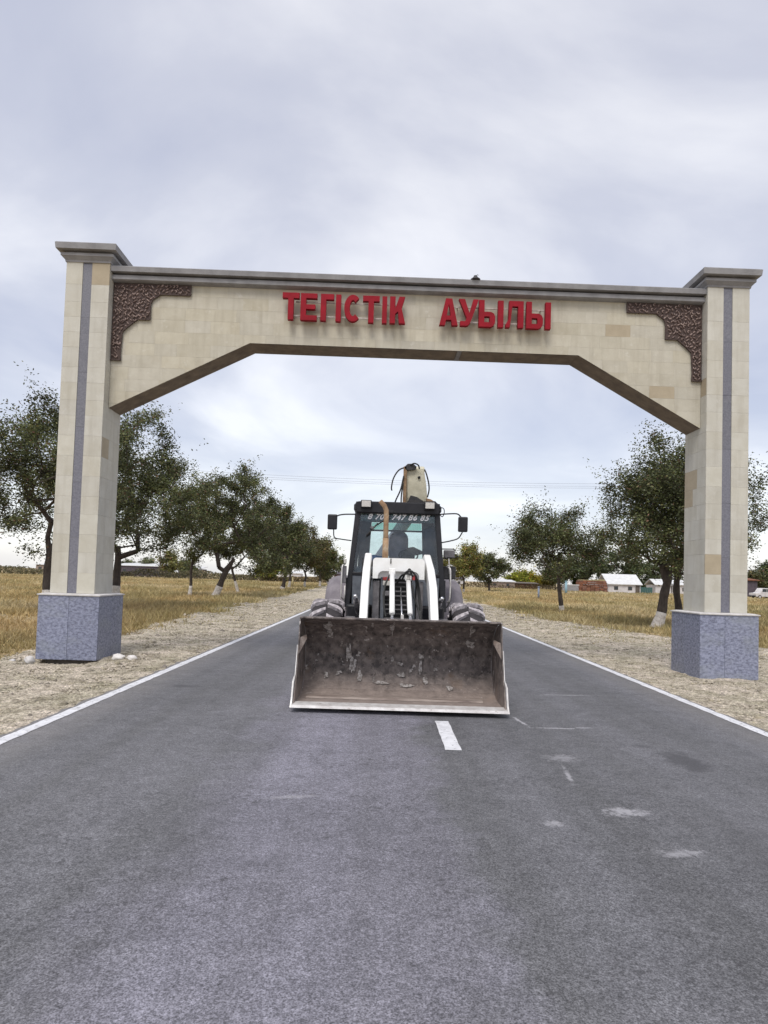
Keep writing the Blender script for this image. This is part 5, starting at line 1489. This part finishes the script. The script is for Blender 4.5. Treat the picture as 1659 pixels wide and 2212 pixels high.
FT = 'distant trees beyond the right field'
k = 0
for (px, d, h, cr, tint, lab) in [
    (1118, 175, 4.2, 3.4, (2.3, 2.2, .7), 'low yellow green tree above the long beige shed'),
    (1140, 180, 4.6, 3.6, (3.3, 2.6, .6), 'golden yellow tree beside the yellow green one'),
    (1172, 185, 4.0, 3.2, (2.4, 1.9, 1.1), 'brownish tree right of the golden one'),
    (1200, 172, 6.0, 4.5, (1, 1, 1), 'far dark tree behind the small spreading elm trunk'),
    (1236, 176, 7.4, 5.2, (.9, 1, 1), 'far dark tree above the low grey wall'),
    (1278, 172, 8.2, 5.8, (.85, .95, 1), 'tall far dark tree behind the rust brown stack'),
    (1322, 178, 8.8, 6.0, (.85, .95, 1), 'tallest far dark tree behind the white house roof'),
    (1372, 176, 7.6, 5.6, (.9, 1, 1), 'far dark tree behind the green gate'),
    (1432, 180, 8.0, 5.5, (.9, 1, 1), 'far dark tree seen past the leaning elm trunk'),
    (1630, 150, 6.2, 4.4, (1.1, 1, 1), 'dull grey tree right of the right pillar above the white car'),
    (1668, 165, 8.6, 5.0, (.9, 1, 1), 'dark tree cut by the right edge above the white car'),
]:
    X_ = (px - 828) / 1390.0 * d
    if d > 165 and px > 1190 and px < 1600: h, cr = h * 1.4, cr * 1.2
    tree('poplar_tree' if 'tall' in lab else 'garden_tree', lab, X_, d, h, cr, 1.0, .2, (0, 0), 0, 4200, .5, .5, tint=tint, seed=60 + k, group=FT, ncl=50, sig=.7)
    k += 1
for (px, d, h, cr, tint, lab, nm) in [
    (365, 165, 7.0, 2.9, (1.9, 1.7, 1.5), 'olive grey upright tree beyond the left field', 'garden_tree'),
    (408, 190, 5.6, 3.5, (1.3, 1.3, 1.4), 'grey hazy tree beyond the left field, behind the thin elm trunk', 'garden_tree'),
    (318, 215, 6.6, 3.6, (1.3, 1.3, 1.5), 'small peaked tree behind the long white roof', 'garden_tree'),
    (274, 215, 5.2, 3.0, (1.3, 1.3, 1.5), 'small tree next to the left pillar behind the long white roof', 'garden_tree'),
    (580, 150, 4.6, 4.0, (2.2, 2.1, 1.0), 'yellowish shrub tree under the crooked elm crown', 'garden_tree'),
]:
    X_ = (px - 828) / 1390.0 * d
    tree(nm, lab, X_, d, h, cr, 1.0, .15, (0, 0), 0, 2600, .5, .5, tint=tint, seed=90 + k, group='distant trees beyond the left field', ncl=36, sig=.6)
    k += 1

# scrub line at the far edge of the left field: nobody could count it
def scrub(name, x0, x1, yf, n, hmax, tint, seed):
    r = np.random.default_rng(seed)
    x = r.uniform(x0, x1, n); y = yf(x) + r.normal(0, 1.8, n)
    hh = hmax * (.45 + .4 * np.abs(fnoise(x, x * 0, .25, seed)) + .15 * np.abs(fnoise(x, x * 0, 1.2, seed + 1)))
    z = r.random(n) ** .8 * hh
    L_ = r.uniform(.2, .5, n)
    a = r.normal(0, 1, (n, 3)); a /= np.linalg.norm(a, axis=1, keepdims=True)
    b = np.cross(a, r.normal(0, 1, (n, 3))); b /= np.linalg.norm(b, axis=1, keepdims=True)
    p = np.stack([x, y, z], 1)
    V_ = np.stack([p - a * L_[:, None] * .5, p + b * L_[:, None] * .3, p + a * L_[:, None] * .5, p - b * L_[:, None] * .3], 1).reshape(-1, 3)
    pal = np.array([[.09, .085, .045], [.13, .11, .06], [.06, .06, .035], [.2, .16, .1]])
    c = pal[r.choice(4, n, p=[.35, .3, .25, .1])] * (1 + .5 * fnoise(x, x * 0, .18, seed + 3)[:, None]) * r.uniform(.7, 1.3, (n, 1)) * np.array(tint)
    me = np_mesh(name, V_, np.arange(n * 4).reshape(-1, 4), np.repeat(np.clip(c, .01, 1), 4, 0))
    tag(link(name, me, 'leaf'), kind='stuff')
scrub('scrub', -110, -28, lambda x: 128 + (x + 110) * .35, 16000, 2.3, (1, 1, .95), 5)
scrub('scrub', -28, -13, lambda x: 150 + x * 0, 3500, 2.0, (1.3, 1.1, .9), 6)
scrub('scrub', 14, 60, lambda x: 150 + (x - 14) * .1, 4000, 1.6, (1.3, 1.1, .9), 8)

# ------------------------------------------------------------------ far buildings and small things
def at(px, d): return (px - 828) / 1390.0 * d
def shed(name, label, x0, x1, y0, dep, hw, hr, wall, roof, gable=False, wins=(), cat='building', door=None):
    t = thing(name, label, cat, ((x0 + x1) / 2, y0, 0))
    a, b = x0 - (x0 + x1) / 2, x1 - (x0 + x1) / 2
    box('wall', wall, t, a, b, 0, dep, -.1, hw, .02)
    if gable:
        prism_obj('roof', roof, t, [(-.35, hw + .001), (dep / 2, hr), (dep + .35, hw + .001), (dep + .35, hw + .13), (dep / 2, hr + .15), (-.35, hw + .13)], a - .3, b + .3, 'x')
    else:
        bm = bmesh.new(); prism(bm, [(-.3, hw + .002), (dep + .3, hr - .15), (dep + .3, hr), (-.3, hw + .16)], a - .25, b + .25, 'x')
        bm_obj('roof', bm, roof, t)
    for (wx, ww, wz, wh) in wins:
        f = box('window', 'wood', t, wx - ww / 2, wx + ww / 2, -.05, -.003, wz, wz + wh, .01)
        box('pane', 'glass_far', f, wx - ww / 2 + .08, wx + ww / 2 - .08, -.06, -.051, wz + .08, wz + wh - .08, 0)
    if door:
        box('door', 'wood', t, door - .45, door + .45, -.05, -.003, 0, 2.0, .01)
    return t
d = 205
shed('long_shed', 'long white roofed shed over a dark wall beyond the left field', at(250, d), at(356, d), d, 9, 3.1, 4.2, 'darkwall', 'roofmetal', wins=[(-5, 1.2, 1.2, 1), (0, 1.2, 1.2, 1), (4, 1.2, 1.2, 1)])
shed('long_shed', 'white roofed shed beyond the left field, hidden in part by the thin elm trunk', at(385, d), at(432, d), d, 8, 2.7, 3.6, 'darkwall', 'roofmetal', wins=[(-1, 1.2, 1.1, 1)])
shed('low_house', 'pale low house beyond the left field at the left pillar', at(78, 190), at(118, 190), 190, 7, 2.5, 3.1, 'farbeige', 'roofmetal', wins=[(-1.5, 1, 1, .9), (1.5, 1, 1, .9)])
shed('white_house', 'white gabled house left of the loader cab', at(706, 150), at(731, 150), 150, 6, 2.4, 4.1, 'farwhite', 'roofmetal', True, wins=[(-.6, .8, 1, .8)])
shed('low_house', 'pale low wall house far under the left row of crowns', at(602, 200), at(650, 200), 200, 6, 2.2, 3.0, 'farwhite', 'roofmetal', wins=[(-1.5, .9, 1, .8)])
shed('dark_shed', 'dark brown shed tucked beside the left mirror and fender', at(723, 128), at(741, 128), 128, 4, 2.0, 2.6, 'farbrick', 'darkwall')
shed('beige_shed', 'long beige shed with a pale corrugated roof in the right field', at(1056, 150), at(1112, 150), 150, 5, 1.55, 2.15, 'farbeige', 'roofmetal', wins=[(-1.6, .7, .6, .6), (1.4, .7, .6, .6)])
shed('brown_shed', 'dark brown low shed against the right end of the long beige one', at(1113, 153), at(1162, 153), 153, 4, 1.3, 1.7, 'farbrick', 'wood')
shed('white_hut', 'little white hut at the olive elm trunk', at(985, 150), at(1004, 150), 150, 4, 1.9, 2.4, 'farwhite', 'darkwall', wins=[(-.3, .6, .8, .6)])
shed('white_house', 'white house with a tall pale gabled roof next to the rust brown stack', at(1314, 138), at(1384, 138), 138, 7, 1.75, 3.9, 'farwhite', 'roofmetal', True, wins=[(-1.8, .9, .6, .8), (1.2, .9, .6, .8)], door=2.8)
shed('white_house', 'small white house between the two trunks beside the right pillar', at(1416, 140), at(1450, 140), 140, 5, 1.9, 3.1, 'farwhite', 'roofmetal', True, wins=[(0, .8, .7, .8)])
shed('white_house', 'white house end showing just left of the right pillar', at(1456, 139), at(1492, 139), 139, 5, 2.0, 3.0, 'farwhite', 'roofmetal', True, wins=[(0.4, .8, .7, .8)])
shed('dark_shed', 'dark red shed right behind the right pillar edge', at(1598, 120), at(1636, 120), 120, 5, 3.2, 3.9, 'darkwall', 'farbrick')
# grey wall
gw = thing('garden_wall', 'low grey wall with a white coping left of the rust brown stack', 'wall', (at(1232, 136), 136, 0))
box('wall', 'cornice', gw, -1.6, 1.8, 0, .3, -.1, 1.3, .01); box('coping', 'roofmetal', gw, -1.7, 1.9, -.06, .36, 1.301, 1.45, .01)
gg = thing('metal_gate', 'dark green metal gate panel right of the white gabled house', 'gate', (at(1397, 137), 137, 0))
for q in range(5): box('panel', 'fargreen', gg, -1.25 + q * .5, -.78 + q * .5, 0, .05, .1, 1.35, .01)
box('rail', 'darkmetal', gg, -1.3, 1.3, .055, .1, 1.0, 1.08, 0)
# stack
st = thing('bale_stack', 'rust brown stacked bales with a straw coloured top beside the white house', 'stack', (at(1281, 136), 136, 0))
r = random.Random(3)
for lev in range(6):
    wtot = 6.4 - .12 * lev
    nb = 7
    for q in range(nb):
        xa = -wtot / 2 + q * wtot / nb + r.uniform(-.05, .05)
        box('bale', 'farbrick', st, xa + .02, xa + wtot / nb - .02, r.uniform(-.12, .12), 2.2 + r.uniform(-.1, .1), lev * .40 + .01, lev * .40 + .385, .05)
for q in range(4): box('top_bale', 'straw', st, -2.7 + q * 1.35, -1.4 + q * 1.35, .1, 2.0, 2.405, 2.60 + r.uniform(-.05, .08), .06)
# posts
def post_thing(name, label, cat, x, y, h, w_, mat, cap=None):
    t = thing(name, label, cat, (x, y, 0))
    bm = bmesh.new(); tube(bm, [(0, 0, -.1), (0, 0, h)], [w_, w_ * .85], 10); bm_obj('shaft', bm, mat, t, smooth=True)
    bm = bmesh.new(); lathe(bm, [(0, w_ * 1.15), (.05, w_ * 1.15), (.09, w_ * .5)], 10, 'z', (0, 0, h)); bm_obj('cap', bm, cap or mat, t)
    return t
post_thing('marker_post', 'short grey blue post standing alone in the right field', 'post', 14.5, 60, 1.12, .10, 'bluepost')
post_thing('marker_post', 'pale blue post beside the trunk of the small spreading elm', 'post', at(1223, 95), 95, 1.9, .20, 'paleblue')
post_thing('wooden_stake', 'short pale stake among the left row trunks', 'post', at(633, 92), 92, 1.25, .12, 'straw')
post_thing('utility_pole', 'thin grey utility pole beyond the left field', 'utility pole', at(345, 160), 160, 11.0, .13, 'wood')
# parked white car at the right edge
def car(x, y, rz):
    t = thing('parked_car', 'white boxy car parked by the dark shed at the right edge', 'car', (x, y, 0), rz)
    body = [(-2.1, .35), (-2.15, .95), (-1.3, 1.02), (-1.15, 1.12), (2.05, 1.12), (2.1, .35)]
    prism_obj('body', 'farwhite', t, body, -.8, .8, 'y', .04)
    prism_obj('cabin', 'farwhite', t, [(-1.1, 1.121), (-.55, 1.85), (1.75, 1.85), (2.0, 1.121)], -.72, .72, 'y', .04)
    for s in (-1, 1):
        for (a, b) in ((-.75, .1), (.2, 1.0), (1.1, 1.75)):
            box('window', 'glass_far', t, a, b, min(s * .722, s * .735), max(s * .722, s * .735), 1.2, 1.7, .003)
        for wx in (-1.35, 1.35):
            bm = bmesh.new(); lathe(bm, [(-.1, .2), (-.1, .33), (.1, .33), (.1, .2)], 20, 'y', (wx, s * .74, .33)); wq = bm_obj('wheel', bm, 'tyre', t)
            bm = bmesh.new(); lathe(bm, [(-.02, .05), (-.02, .19), (.02, .19), (.02, .05)], 16, 'y', (wx, s * .835, .33)); bm_obj('rim', bm, 'edge', wq)
    box('bumper', 'black', t, -2.2, -2.08, -.75, .75, .35, .55, .02)
    return t
car(at(1648, 112), 112, R(12))
# power line across the road, poles inside the tree rows
pw = thing('power_line', 'faint power line crossing the sky behind the loader', 'power line', (0, 46, 0))
pz = 8.5
for (x_, dx_) in ((-20.7, 0), (24.3, 0)):
    p = tube_obj('pole', 'wood', pw, [(x_, 0, -.2), (x_, 0, pz + .4)], [.14, .10], 10)
    box('crossarm', 'wood', p, x_ - .06, x_ + .06, -.9, .9, pz + .1, pz + .2, .01)
for (yy, dz) in ((-.8, 0), (0, .25), (.8, .55)):
    pts = [(-20.7 + 45 * t, yy, pz + .2 + dz - 1.1 * 4 * t * (1 - t) * .5) for t in np.linspace(0, 1, 25)]
    tube_obj('wire', 'greypaint', pw, pts, .006, 4)
